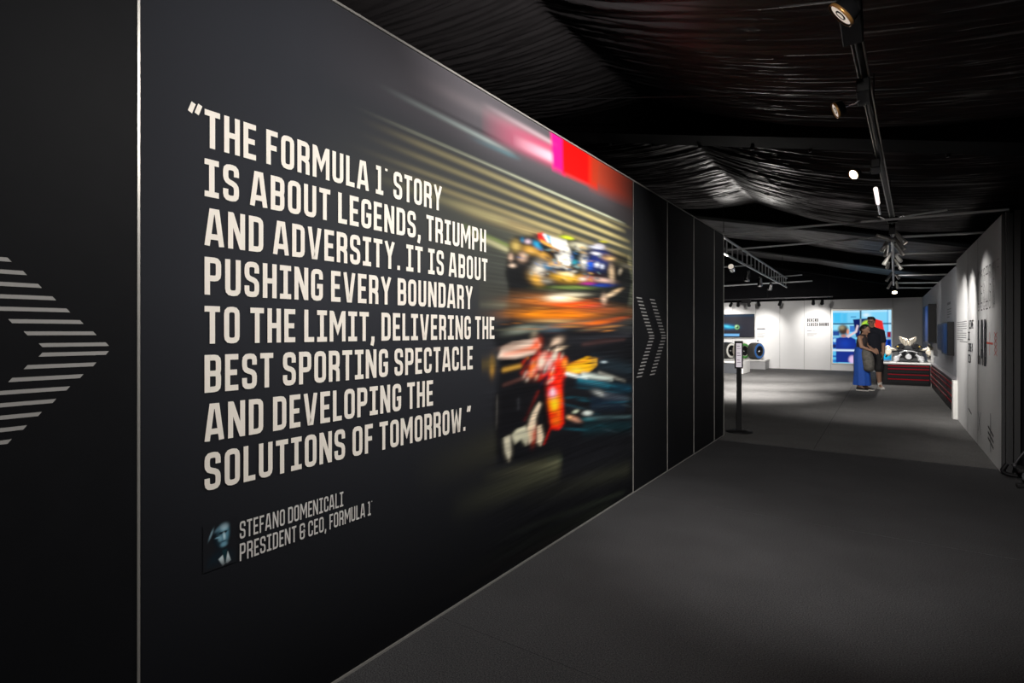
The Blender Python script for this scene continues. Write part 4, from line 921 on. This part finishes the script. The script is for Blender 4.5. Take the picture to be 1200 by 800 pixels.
# ---- the racing power unit on the counter
ec = Vector(at_y(1064.3, 424, 18.45)); ec.z = cz_ + 0.015
k_ = 0.0248                                        # metres per photo pixel at the engine
t = thing('racing_engine', (ec.x, ec.y, cz_), 'bare black and silver racing engine standing on the white counter top', 'engine')
E_ = lambda x, y, z: ec + Vector((x, y, z))
mb = MB().box(E_(-.22, -.20, .10), E_(.22, .45, .34)); mb.lathe(E_(0, -.28, .17), E_(0, -.18, .17), [(0, .06), (.3, .09), (1, .13)], 20)
mb.build('block', 'carbon', t, bevel=0.02)
for s in (-1, 1):
    R_ = Matrix.Rotation(s * math.radians(38), 3, 'Y')
    MB().box(E_(s * .17 - .085, -.16, .33), E_(s * .17 + .085, .42, .47), m=R_).build('cylinder_head', 'carbon', t, bevel=0.02)
    MB().box(E_(s * .24 - .07, -.15, .42), E_(s * .24 + .07, .40, .455), m=R_).build('cam_cover', 'carbon', t, bevel=0.01)
    for j in range(3):
        y_ = -.08 + .17 * j
        MB().tube([E_(s * (.04 + .03 * j), y_, .44), E_(s * (.045 + .045 * j), y_, .53), E_(s * (.05 + .06 * j), y_ - .02, .59 + .02 * j), E_(s * (.05 + .055 * j), y_ - .03, .61 + .03 * j)], [.030, .033, .036, .040], 12).build('intake_trumpet', 'cast', t)
        MB().tube([E_(s * .27, y_, .31), E_(s * .34, y_ - .03, .33), E_(s * .41, y_ - .06, .35), E_(s * .48, y_ - .02, .28), E_(s * .45, .05, .17)], [.026, .028, .040, .050, .050], 10).build('exhaust_pipe', 'cast', t)
    MB().ball(E_(s * .46, -.12, .33), (.080, .10, .110)).build('turbine_housing', 'cast', t)
    MB().lathe(E_(s * .45, -.27, .26), E_(s * .45, -.15, .26), [(0, .06), (0.2, .085), (1, .07)], 18).build('turbine_inlet', 'cast', t)
    mb = MB(); mb.tube([E_(s * .16, -.22, .20), E_(s * .26, -.25, .12), E_(s * .30, -.25, 0.0)], [.03, .035, .05], 10); mb.lathe(E_(s * .27, -.29, .09), E_(s * .27, -.21, .09), [(0, .05), (.5, .085), (1, .06)], 16)
    mb.build('mounting_foot', 'steel', t)
    MB().ball(E_(s * .24, -.20, .41), .028).build('oil_cap', 'brass', t)
    MB().tube([E_(s * .20, -.22, .30), E_(s * .36, -.20, .27), E_(s * .46, -.16, .20), E_(s * .5, 0, .12)], .022, 8).build('coolant_hose', 'black', t)
MB().box(E_(-.03, -.05, .46), E_(.03, .36, .56)).build('plenum', 'cast', t, bevel=0.02)
MB().lathe(E_(0, -.30, .14), E_(0, -.27, .14), [(0, .05), (0, .07), (1, .07), (1, .05)], 20).build('flywheel_ring', 'steel', t)
MB().tube([E_(-.2, -.23, .24), E_(-.08, -.27, .30), E_(.08, -.27, .29), E_(.2, -.23, .25)], .014, 8).build('wiring_loom', 'steel', t)

# ---- monitors on the right wall
def side_monitor(ya, yb, z0, z1, depth, label, lit):
    xw = XR + 0.07
    t = thing('side_monitor', (xw, (ya + yb) / 2, z0), label, 'monitor', 'monitors on the right wall')
    MB().box((xw - depth, ya, z0), (xw + 0.0, yb, z1)).build('housing', 'black', t, bevel=0.006)
    Q = Print(0, yb - ya - 0.06, 0, z1 - z0 - 0.06, 0.03, 0.03, lin((14, 26, 46)))
    Q.blob((0.3 * (yb - ya), 0.5), (0.5, 0), (0, 0.5), lit, 0.9, 2)
    Q.build('screen', print_mat('side_picture', emit=SCREEN_E * 0.8), t, lambda a, b: np.array([xw - depth - 0.003, ya + 0.03 + a, z0 + 0.03 + b]))
side_monitor(12.75, 14.0, 0.99, 1.61, 0.10, 'nearest wall monitor, its dark edge facing the entrance', (20, 52, 96))
side_monitor(14.25, 15.9, 1.02, 1.61, 0.05, 'middle wall monitor just beyond the nearest one', (18, 26, 44))
side_monitor(17.0, 19.2, 1.15, 2.12, 0.16, 'tall far wall monitor above the counter corner', (8, 70, 150))
o = text_lines('wall_caption', lambda u_, v_: (XR + 0.0675, 14.1 - u_, 1.66 + v_), [(0, .7, .30, .05), (0, .8, .2, .02), (0, .75, .15, .02), (0, .8, .1, .02), (0, .5, .05, .02)], 'small caption text above the nearest wall monitor', loc=(XR + 0.07, 13.8, 1.7))

# ---- lettering of the design lab on the right wall
XF = XR - 0.002
t = thing('lab_title', (XR, 8.4, 1.5), 'tall outlined DESIGN over bold black LAB on the right wall', 'wall text')
g = MB()
def dashes(mb, pts, closed, put, t_=0.010, dash=1.0, gap=0.0):
    P_ = pts + [pts[0]] if closed else pts
    for a, b in zip(P_[:-1], P_[1:]):
        L_ = (b - a).length; n_ = max(1, int(L_ / (dash + gap)))
        for i in range(n_):
            u0 = i / n_; u1 = u0 + dash / (dash + gap) / n_
            strip(mb, [a.lerp(b, u0), a.lerp(b, u1)], False, t_, put)
def outline_word(mb, s, y_left, z, h, w):
    tot = text_width(s); sx = w / h / tot; x = 0
    for c in s:
        gw, S_ = glyph(c, 0.20)
        for kind, *pts in S_:
            P_ = fillet(pts, kind == 'c'); n_ = len(P_)
            for sg in (-1, 1):
                Q_ = []
                for i in range(n_):
                    d = (P_[(i + 1) % n_] - P_[i]) if (kind == 'c' or i < n_ - 1) else (P_[i] - P_[i - 1])
                    d = d.normalized() if d.length > 1e-6 else Vector((1, 0)); Q_.append(P_[i] + Vector((-d.y, d.x)) * 0.085 * sg)
                dashes(mb, Q_, kind == 'c', lambda a, b, x=x: (XF, y_left - (x + a) * sx * h, z + b * h), t_=0.028)
        x += gw + GAP
outline_word(g, 'DESIGN', 9.0, 1.68, 0.50, 1.30)
g.build('outlined_word', 'ink', t)
g = MB()
outline_word(g, 'DEVELOPMENT', 8.95, 1.72, 0.46, 1.5); g.build('ghost_word', 'paleink', t)
letter(MB(), 'LAB', (XF, 8.99, 1.02), (0, -1, 0), 0.55, 0.72, t=0.20).build('bold_word', 'ink', t)
t = thing('red_marks', (XR, 7.9, 1.3), 'thin red cross and stacked red crosses beside the word LAB', 'wall graphic')
g = MB()
def bar(mb, y0, z0, y1, z1, w, x=XF):
    strip(mb, [Vector((y0, z0)), Vector((y1, z1))], False, w, lambda a, b: (x, a, b))
bar(g, 8.30, 1.295, 7.82, 1.295, 0.022); bar(g, 8.06, 1.42, 8.06, 1.16, 0.012)
for k in range(4):
    zc = 1.20 + 0.063 * k; bar(g, 7.74, zc - 0.03, 7.56, zc + 0.03, 0.010); bar(g, 7.56, zc - 0.03, 7.74, zc + 0.03, 0.010)
g.build('red_strokes', 'redink', t)
t = thing('cross_mark', (XR, 8.85, 0.3), 'thin grey X mark low on the right wall', 'wall graphic')
g = MB(); bar(g, 9.0, 0.43, 8.72, 0.17, 0.016); bar(g, 8.74, 0.44, 8.98, 0.18, 0.016); g.build('grey_strokes', 'greyink', t)
t = thing('hash_mark', (XR, 7.98, 0.3), 'tall grey bar crossed by three slanted dark strokes near the wall foot', 'wall graphic')
g = MB(); bar(g, 7.99, 0.52, 7.99, 0.09, 0.06); g.build('tall_bar', 'paleink', t)
g = MB()
for k in range(3): bar(g, 8.18, 0.355 - 0.065 * k, 7.78, 0.295 - 0.065 * k, 0.026)
g.build('dark_strokes', 'ink', t)
t = thing('short_mark', (XR, 9.8, 0.35), 'short dark slanted stroke low on the lit white panel', 'wall graphic')
g = MB(); bar(g, 9.95, 0.35, 9.62, 0.31, 0.024); g.build('dark_stroke', 'ink', t)
t = thing('motto', (XR, 9.8, 1.3), 'four stacked bold dark words on the lit white panel', 'wall text')
for k, (s, w) in enumerate((('LIVE', 0.46), ('I', 0.22), ('IDEA', 0.50), ('D', 0.28))):
    zz = 1.468 - 0.158 * k; y0_ = (9.90, 10.0, 9.98, 9.98)[k]
    letter(MB(), s, (XF, y0_, zz), (0, -1, 0), 0.115, w).build('motto_word', 'ink', t)
text_lines('wall_caption', lambda u_, v_: (XF, 11.45 - u_, 1.27 + v_), [(0, 1.3, .30 - .034 * k, .010) for k in (0, 1, 2, 3)] + [(0, .8, .30 - .034 * 4, .010)] + [(0, 1.25, .30 - .034 * k, .010) for k in (5, 6, 7)] + [(0, .9, .03, .010)] + [(0.4, 1.35, .0, .012)],
           'paragraph of thin grey text lines left of the stacked bold words', loc=(XR, 10.8, 1.3))

# ================================================================== equipment trolley in the dark by the right wall
t = thing('equipment_trolley', (1.35, 6.95, 0.0), 'black tubular trolley in the dark beside the right wall end', 'trolley')
def arc(c, a, b, n=10):
    c, a, b = Vector(c), Vector(a), Vector(b); return [a * (1 - u) ** 2 + c * 2 * u * (1 - u) + b * u * u for u in np.linspace(0, 1, n)]
MB().tube([(1.9, 7.16, 0.02)] + arc((0.90, 7.16, 0.02), (1.10, 7.16, 0.02), (0.96, 7.16, 0.09)) + [(0.98, 7.16, 0.13)], 0.018, 8).build('runner', 'black', t)
MB().box((0.985, 6.70, 0.005), (1.9, 6.76, 0.04)).build('base_bar', 'black', t, bevel=0.008)
MB().box((1.02, 6.9, 0.10), (1.9, 7.1, 0.14)).build('deck', 'black', t, bevel=0.01)
MB().tube(arc((1.10, 6.92, 0.42), (1.00, 6.92, 0.17), (1.42, 6.92, 0.62), 14), 0.011, 8).build('handle_tube', 'dkalu', t)
MB().ball((1.00, 6.92, 0.165), 0.022).build('pivot', 'dkalu', t)
MB().lathe((1.10, 6.87, 0.075), (1.10, 6.90, 0.075), [(0, .04), (.2, .055), (.8, .055), (1, .04)], 16).build('caster', 'greypad', t)
o = thing('padded_back', (1.36, 7.0, 0.14), 'dark grey rounded padded panel standing upright on the trolley', 'panel')
rings = []
for z, w in ((0.90, .10), (0.93, .145), (1.0, .17), (1.2, .18), (1.4, .165), (1.52, .12), (1.58, .03)):
    rings.append([(1.36 + w * math.cos(a), 7.04 + 0.05 * math.sin(a), z) for a in np.linspace(0, 2 * PI, 20, endpoint=False)])
MB().loft(rings).build('padding', 'greypad', o)
for xx in (1.28, 1.44): MB().box((xx - 0.018, 7.02, 0.142), (xx + 0.018, 7.055, 0.93)).build('support_post', 'black', o, bevel=0.005)
mb = MB()
for z in (1.12, 1.2, 1.28): mb.box((1.22, 6.985, z), (1.50, 6.995, z + 0.008))
mb.build('stitching', 'black', o)

# ================================================================== people
def body_obj(name, joints, bones, m, parent, wdir=(1, 0, 0), voxel=0.005, smooth=4, balls=(), tubes=()):
    """one continuous surface: tapered limbs between the joints, fused into a single skin"""
    mb = MB(); n_ = 16; w0 = Vector(wdir).normalized()
    def rad(j): return (j[3], j[4] if len(j) > 4 else j[3])
    for a, b in bones:
        A, Bj = joints[a], joints[b]; p, q = Vector(A[:3]), Vector(Bj[:3]); d = (q - p).normalized()
        x = w0 - d * w0.dot(d); x = x.normalized() if x.length > 1e-3 else d.orthogonal().normalized(); y = d.cross(x)
        ra, rb = rad(A), rad(Bj)
        mb.loft([[p.lerp(q, u) + (x * math.cos(t_) * (ra[0] + (rb[0] - ra[0]) * u) + y * math.sin(t_) * (ra[1] + (rb[1] - ra[1]) * u)) for t_ in np.linspace(0, 2 * PI, n_, endpoint=False)] for u in (0, 0.5, 1)])
    R_ = Matrix.Rotation(math.atan2(w0.y, w0.x), 3, 'Z')
    for j in joints.values():
        r_ = rad(j); mb.ball(j[:3], (r_[0], r_[1], min(r_) if r_[0] != r_[1] else r_[0]), 14, 8, R_)
    for c_, r_, rot in balls: mb.ball(c_, r_, 16, 12, rot)
    for path, rr in tubes: mb.tube(path, rr, 8)
    ob = mb.build(name, m)
    ob.parent = parent
    rm = ob.modifiers.new('fuse', 'REMESH'); rm.mode = 'VOXEL'; rm.voxel_size = voxel; rm.use_smooth_shade = True
    sm = ob.modifiers.new('soften', 'SMOOTH'); sm.factor = 0.5; sm.iterations = smooth
    return ob
def head_shape(c, yaw_, pitch):
    """cranium, face, jaw, chin, ears and nose to fuse into the body"""
    R_ = Matrix.Rotation(yaw_, 3, 'Z') @ Matrix.Rotation(pitch, 3, 'X'); c = Vector(c); T_ = lambda x, y, z: c + R_ @ Vector((x, y, z))
    balls = [(T_(0, 0.012, 0.026), (0.076, 0.094, 0.092), R_), (T_(0, -0.028, -0.028), (0.060, 0.062, 0.080), R_), (T_(0, -0.064, -0.092), (0.026, 0.024, 0.022), R_), (T_(0, -0.02, -0.072), (0.052, 0.050, 0.040), R_)]
    for s_ in (-1, 1): balls += [(T_(s_ * 0.076, 0.012, -0.012), (0.012, 0.022, 0.032), R_), (T_(s_ * 0.038, -0.066, -0.022), (0.022, 0.020, 0.020), R_)]
    tubes = [([T_(0, -0.086, 0.016), T_(0, -0.104, -0.020), T_(0, -0.092, -0.032)], [0.010, 0.017, 0.013])]
    return balls, tubes
def ellipse_ring(c, rx, ry, n=24, wob=0.0, k=7, ph=0.0, yaw=0.0):
    out = []
    for i in range(n):
        a = 2 * PI * i / n; f = 1 + wob * math.sin(k * a + ph)
        x, y = rx * f * math.cos(a), ry * f * math.sin(a)
        out.append((c[0] + x * math.cos(yaw) - y * math.sin(yaw), c[1] + x * math.sin(yaw) + y * math.cos(yaw), c[2]))
    return out
def fingers(J, Bn, wrist, palm, tips_dir, curl_dir, side, thumb, pre):
    """palm and five fingers grown from the wrist joint"""
    w, d, cdir, sd = Vector(palm), Vector(tips_dir).normalized(), Vector(curl_dir).normalized(), Vector(side).normalized()
    J[pre + 'palm'] = (*(w), 0.030, 0.018); Bn.append((wrist, pre + 'palm'))
    for i, (off, ln) in enumerate(((-0.034, 0.070), (-0.011, 0.082), (0.012, 0.076), (0.034, 0.060))):
        k0 = w + d * 0.035 + sd * off; k1 = k0 + d * ln * 0.5 + cdir * ln * 0.18; k2 = k1 + d * ln * 0.25 + cdir * ln * 0.38
        for q, (p_, r_) in enumerate(((k0, 0.0095), (k1, 0.0088), (k2, 0.0075))): J['%sf%d%d' % (pre, i, q)] = (*p_, r_)
        Bn += [(pre + 'palm', '%sf%d0' % (pre, i)), ('%sf%d0' % (pre, i), '%sf%d1' % (pre, i)), ('%sf%d1' % (pre, i), '%sf%d2' % (pre, i))]
    t0 = w + sd * thumb * 0.036 + d * 0.0; t1 = t0 + sd * thumb * 0.022 + d * 0.032 + cdir * 0.012
    J[pre + 't0'] = (*t0, 0.011); J[pre + 't1'] = (*t1, 0.009); Bn += [(pre + 'palm', pre + 't0'), (pre + 't0', pre + 't1')]
def head_parts(parent, c, yaw_, pitch, hair_rings, scale=1.0, glasses=False, bun=False, skin='skin_a'):
    """hair, ears and face of a head centred on c, facing along yaw (0 = towards -Y)"""
    R_ = Matrix.Rotation(yaw_, 3, 'Z') @ Matrix.Rotation(pitch, 3, 'X')
    c = Vector(c); T_ = lambda x, y, z: c + R_ @ Vector((x * scale, y * scale, z * scale))
    mb = MB(); mb.ball(T_(0, 0.032, 0.046), Vector((0.085, 0.093, 0.084)) * scale, 18, 12, R_)
    for (x, y, z, r) in hair_rings: mb.ball(T_(x, y, z), r * scale, 10, 8)
    mb.build('hair', 'hair', parent)
    for s in (-1, 1):
        MB().ball(T_(s * 0.030, -0.080, 0.004), Vector((0.013, 0.008, 0.007)) * scale, 8, 6, R_).build('eye', 'shoewht', parent)
        MB().ball(T_(s * 0.030, -0.0865, 0.004), Vector((0.006, 0.003, 0.006)) * scale, 8, 6, R_).build('pupil', 'hair', parent)
        MB().tube([T_(s * 0.014, -0.086, 0.024), T_(s * 0.032, -0.080, 0.028), T_(s * 0.046, -0.068, 0.022)], 0.004 * scale, 6).build('eyebrow', 'hair', parent)
        if glasses:
            ring = [T_(s * 0.033 + 0.024 * math.cos(a), -0.104, 0.003 + 0.019 * math.sin(a)) for a in np.linspace(0, 2 * PI, 15)]
            MB().tube(ring, 0.0035 * scale, 6).build('glasses_frame', 'black', parent)
    MB().tube([T_(-0.022, -0.076, -0.058), T_(0, -0.085, -0.057), T_(0.022, -0.076, -0.058)], [0.003, 0.007, 0.003], 6).build('mouth', mat('lip', (0.30, 0.10, 0.09), 0.5), parent)

def shoe(parent, c, yaw_, m, sole, L_=0.26):
    R_ = Matrix.Rotation(yaw_, 3, 'Z'); c = Vector(c); T_ = lambda x, y, z: c + R_ @ Vector((x, y, z))
    def ring(y, w, z0, z1): return [T_(w * math.cos(a) , y, (z0 + z1) / 2 + (z1 - z0) / 2 * math.sin(a)) for a in np.linspace(0, 2 * PI, 14, endpoint=False)]
    u = MB().loft([ring(0.075, 0.02, 0.02, 0.07), ring(0.06, 0.036, 0.012, 0.105), ring(0.0, 0.040, 0.012, 0.105), ring(-0.06, 0.042, 0.012, 0.075), ring(-0.13, 0.045, 0.012, 0.055), ring(-0.175, 0.030, 0.014, 0.042)]).build('shoe', m, parent)
    pts = [(0.034, 0.075), (0.043, 0.02), (0.042, -0.05), (0.050, -0.12), (0.036, -0.175), (0.0, -0.192)]
    out = [(x, y) for x, y in pts] + [(-x, y) for x, y in pts[-2::-1]]
    MB().loft([[T_(x, y, z) for x, y in out] for z in (0.0, 0.024)], smooth=False).build('sole', sole, u)

# ---- woman in a long blue dress, turned to the right over the bag
wp = at_z(1008.5, 457, 0.004); wx, wy = wp[0], wp[1]
wo = thing('person', (wx, wy, 0.004), 'woman in a long royal blue dress leaning over a grey backpack', 'person')
J, Bn = {}, []
def jn(d, n_, p, *r): d[n_] = (p[0], p[1], p[2], *r)
jn(J, 'pelvis', (0, 0, 0.86), .150, .115); jn(J, 'waist', (0.01, 0, 1.02), .118, .092); jn(J, 'chest', (0.025, 0, 1.20), .130, .105); jn(J, 'upper', (0.045, 0, 1.295), .105, .062)
jn(J, 'neck', (0.062, 0.0, 1.355), .046); jn(J, 'nape', (0.085, -0.005, 1.43), .046)
jn(J, 'shl', (-0.02, -0.13, 1.285), .052); jn(J, 'ell', (0.02, -0.20, 1.07), .040); jn(J, 'wrl', (0.19, -0.24, 0.99), .026)
jn(J, 'shr', (0.06, 0.14, 1.285), .052); jn(J, 'elr', (0.13, 0.16, 1.07), .040); jn(J, 'wrr', (0.25, 0.03, 1.0), .026)
jn(J, 'hipl', (-0.005, -0.072, 0.80), .085); jn(J, 'knl', (-0.02, -0.09, 0.46), .058); jn(J, 'anl', (-0.03, -0.10, 0.09), .036); jn(J, 'tol', (0.07, -0.13, 0.045), .030)
jn(J, 'hipr', (0.02, 0.072, 0.80), .085); jn(J, 'knr', (0.06, 0.10, 0.46), .058); jn(J, 'anr', (0.07, 0.10, 0.09), .036); jn(J, 'tor', (0.17, 0.07, 0.045), .030)
Bn = [('pelvis', 'waist'), ('waist', 'chest'), ('chest', 'upper'), ('upper', 'neck'), ('neck', 'nape'), ('upper', 'shl'), ('shl', 'ell'), ('ell', 'wrl'), ('upper', 'shr'), ('shr', 'elr'), ('elr', 'wrr'),
      ('pelvis', 'hipl'), ('hipl', 'knl'), ('knl', 'anl'), ('anl', 'tol'), ('pelvis', 'hipr'), ('hipr', 'knr'), ('knr', 'anr'), ('anr', 'tor')]
fingers(J, Bn, 'wrl', (0.245, -0.245, 0.975), (1, 0.1, -0.3), (0, 0.6, -0.8), (0, 0.3, 1), 1, 'l')
fingers(J, Bn, 'wrr', (0.30, -0.02, 0.985), (0.8, -0.5, -0.3), (-0.3, -0.4, -0.8), (0, 0.3, 1), 1, 'r')
hb, ht = head_shape((0.100, -0.014, 1.47), math.radians(62), math.radians(20))
body_obj('body', J, Bn, 'skin_a', wo, wdir=(-0.25, 1, 0), balls=hb, tubes=ht)
W = lambda x, y, z: (wx + x, wy + y, 0.004 + z)
MB().loft([ellipse_ring(W(0.03, 0.0, 0.13), 0.185, 0.205, 40, .07, 9), ellipse_ring(W(0.025, 0, 0.45), 0.165, 0.185, 40, .05, 9, .3), ellipse_ring(W(0.01, 0, 0.80), 0.160, 0.190, 40, .025, 9, .5), ellipse_ring(W(0.01, 0, 0.95), 0.142, 0.168, 40, .015, 9), ellipse_ring(W(0.015, 0, 1.05), 0.128, 0.142, 40)], caps=False).build('skirt', 'dress', wo)
C_ = {}
jn(C_, 'low', (0.012, 0, 1.00), .130, .105); jn(C_, 'mid', (0.018, 0, 1.10), .134, .108); jn(C_, 'bust', (0.030, 0, 1.20), .145, .120); jn(C_, 'top', (0.042, 0, 1.28), .128, .088)
jn(C_, 'strapl', (0.015, -0.095, 1.31), .040); jn(C_, 'strapr', (0.065, 0.095, 1.31), .040)
body_obj('bodice', C_, [('low', 'mid'), ('mid', 'bust'), ('bust', 'top'), ('top', 'strapl'), ('top', 'strapr')], 'vest', wo, wdir=(-0.25, 1, 0), voxel=0.012, smooth=4)
head_parts(wo, W(0.100, -0.014, 1.47), math.radians(62), math.radians(20), [(0, 0.085, 0.02, 0.055), (0, 0.10, -0.03, 0.045), (0.04, 0.06, -0.02, 0.05), (-0.04, 0.06, -0.02, 0.05)], scale=1.0)
shoe(wo, W(-0.01, -0.11, 0.0), math.radians(70), 'shoeblk', 'shoewht'); shoe(wo, W(0.10, 0.10, 0.0), math.radians(75), 'shoeblk', 'shoewht')

# ---- man in navy shirt and black shorts facing her
mp = at_z(1023.5, 456.2, 0.004); mx_, my_ = mp[0], mp[1] + 0.25
mo = thing('person', (mx_, my_, 0.004), 'man in a navy shirt and black shorts standing beside the video wall', 'person')
J = {}
jn(J, 'pelvis', (0, 0, 0.95), .145, .115); jn(J, 'waist', (-0.005, 0, 1.10), .13, .10); jn(J, 'chest', (-0.015, 0, 1.32), .155, .115); jn(J, 'upper', (-0.02, -0.005, 1.44), .10, .08)
jn(J, 'neck', (-0.028, -0.005, 1.53), .054); jn(J, 'nape', (-0.042, -0.02, 1.62), .054)
jn(J, 'shl', (-0.20, 0.0, 1.425), .062); jn(J, 'ell', (-0.25, -0.08, 1.16), .046); jn(J, 'wrl', (-0.12, -0.24, 1.06), .030)
jn(J, 'shr', (0.165, 0.0, 1.42), .060); jn(J, 'elr', (0.205, 0.01, 1.14), .046); jn(J, 'wrr', (0.20, -0.09, 0.90), .030)
jn(J, 'hipl', (-0.09, 0, 0.88), .105); jn(J, 'knl', (-0.12, -0.04, 0.50), .064); jn(J, 'anl', (-0.15, 0.0, 0.09), .040); jn(J, 'tol', (-0.17, -0.12, 0.045), .032)
jn(J, 'hipr', (0.09, 0, 0.88), .105); jn(J, 'knr', (0.10, -0.06, 0.50), .064); jn(J, 'anr', (0.13, 0.02, 0.09), .040); jn(J, 'tor', (0.17, -0.10, 0.045), .032)
Bn = [('pelvis', 'waist'), ('waist', 'chest'), ('chest', 'upper'), ('upper', 'neck'), ('neck', 'nape'), ('upper', 'shl'), ('shl', 'ell'), ('ell', 'wrl'), ('upper', 'shr'), ('shr', 'elr'), ('elr', 'wrr'),
      ('pelvis', 'hipl'), ('hipl', 'knl'), ('knl', 'anl'), ('anl', 'tol'), ('pelvis', 'hipr'), ('hipr', 'knr'), ('knr', 'anr'), ('anr', 'tor')]
fingers(J, Bn, 'wrr', (0.195, -0.11, 0.845), (0, -0.25, -1), (-0.5, -0.5, 0), (0, 1, 0), -1, 'r')
fingers(J, Bn, 'wrl', (-0.08, -0.28, 1.035), (0.7, -0.5, -0.4), (0.1, 0, -1), (0, 0.3, 1), 1, 'l')
hb, ht = head_shape((-0.048, -0.043, 1.672), math.radians(-14), math.radians(8))
body_obj('body', J, Bn, 'skin_b', mo, balls=hb, tubes=ht)
C_ = {}
jn(C_, 'hem', (0, 0, 0.88), .185, .140); jn(C_, 'waist', (-0.005, 0, 1.10), .168, .130); jn(C_, 'chest', (-0.015, 0, 1.32), .182, .140); jn(C_, 'upper', (-0.02, -0.003, 1.44), .120, .090)
jn(C_, 'shl', (-0.20, 0.0, 1.42), .074); jn(C_, 'cuffl', (-0.235, -0.05, 1.21), .070); jn(C_, 'shr', (0.165, 0, 1.415), .074); jn(C_, 'cuffr', (0.198, 0.005, 1.20), .068)
body_obj('shirt', C_, [('hem', 'waist'), ('waist', 'chest'), ('chest', 'upper'), ('upper', 'shl'), ('shl', 'cuffl'), ('upper', 'shr'), ('shr', 'cuffr')], 'navy', mo, voxel=0.012, smooth=4)
C_ = {}
jn(C_, 'seat', (0, 0, 0.92), .172, .136); jn(C_, 'hipl', (-0.095, 0, 0.82), .120); jn(C_, 'hml', (-0.12, -0.035, 0.50), .098); jn(C_, 'hipr', (0.095, 0, 0.82), .120); jn(C_, 'hmr', (0.105, -0.05, 0.50), .098)
body_obj('shorts', C_, [('seat', 'hipl'), ('hipl', 'hml'), ('seat', 'hipr'), ('hipr', 'hmr')], 'shorts', mo, voxel=0.012, smooth=4)
MW = lambda x, y, z: (mx_ + x, my_ + y, 0.004 + z)
head_parts(mo, MW(-0.048, -0.043, 1.672), math.radians(-14), math.radians(8), [(0, -0.035, 0.10, 0.040), (-0.04, -0.02, 0.095, 0.040), (0.04, -0.02, 0.095, 0.040)], glasses=True, skin='skin_b')
MB().loft([ellipse_ring(MW(-0.15, 0.0, 0.08), 0.046, 0.046, 16), ellipse_ring(MW(-0.148, 0.0, 0.17), 0.052, 0.052, 16)]).build('sock', 'shoewht', mo); MB().loft([ellipse_ring(MW(0.13, 0.018, 0.08), 0.046, 0.046, 16), ellipse_ring(MW(0.128, 0.012, 0.17), 0.052, 0.052, 16)]).build('sock', 'shoewht', mo)
shoe(mo, MW(-0.155, -0.02, 0.0), math.radians(-10), 'shoewht', 'shoewht'); shoe(mo, MW(0.135, 0.0, 0.0), math.radians(22), 'shoewht', 'shoewht')

# ---- grey backpack held between them
bc = Vector(at_y(1016.8, 421, wy + 0.02)); bc.y = wy - 0.14
t = thing('backpack', (bc.x, bc.y, bc.z - 0.28), 'patterned grey backpack held between the couple', 'bag')
rings = []
for z, rx, ry, dx in ((-.28, .07, .06, .03), (-.25, .11, .10, .03), (-.1, .128, .12, .02), (.05, .125, .115, 0), (.18, .105, .09, -.02), (.25, .08, .06, -.02), (.275, .03, .02, -.02)):
    rings.append(ellipse_ring((bc.x + dx, bc.y, bc.z + z), rx, ry, 24, .04, 5, z * 9))
MB().loft(rings).build('main_bag', 'canvas', t)
rings = [ellipse_ring((bc.x + .02, bc.y - .105, bc.z + z), rx, ry, 18) for z, rx, ry in ((-.24, .06, .02), (-.22, .095, .05), (-.08, .10, .055), (0.0, .08, .04), (0.02, .04, .01))]
MB().loft(rings).build('front_pocket', 'canvas', t)
MB().tube(arc((bc.x - .02, bc.y, bc.z + .42), (bc.x - .07, bc.y, bc.z + .24), (bc.x + .04, bc.y, bc.z + .25), 10), 0.012, 8).build('grab_handle', 'black', t)
for s in (-1, 1):
    MB().tube(arc((bc.x + s * .20, bc.y + .10, bc.z - .02), (bc.x + s * .05, bc.y + .09, bc.z + .22), (bc.x + s * .10, bc.y + .09, bc.z - .22), 12), 0.014, 8).build('strap', 'black', t)
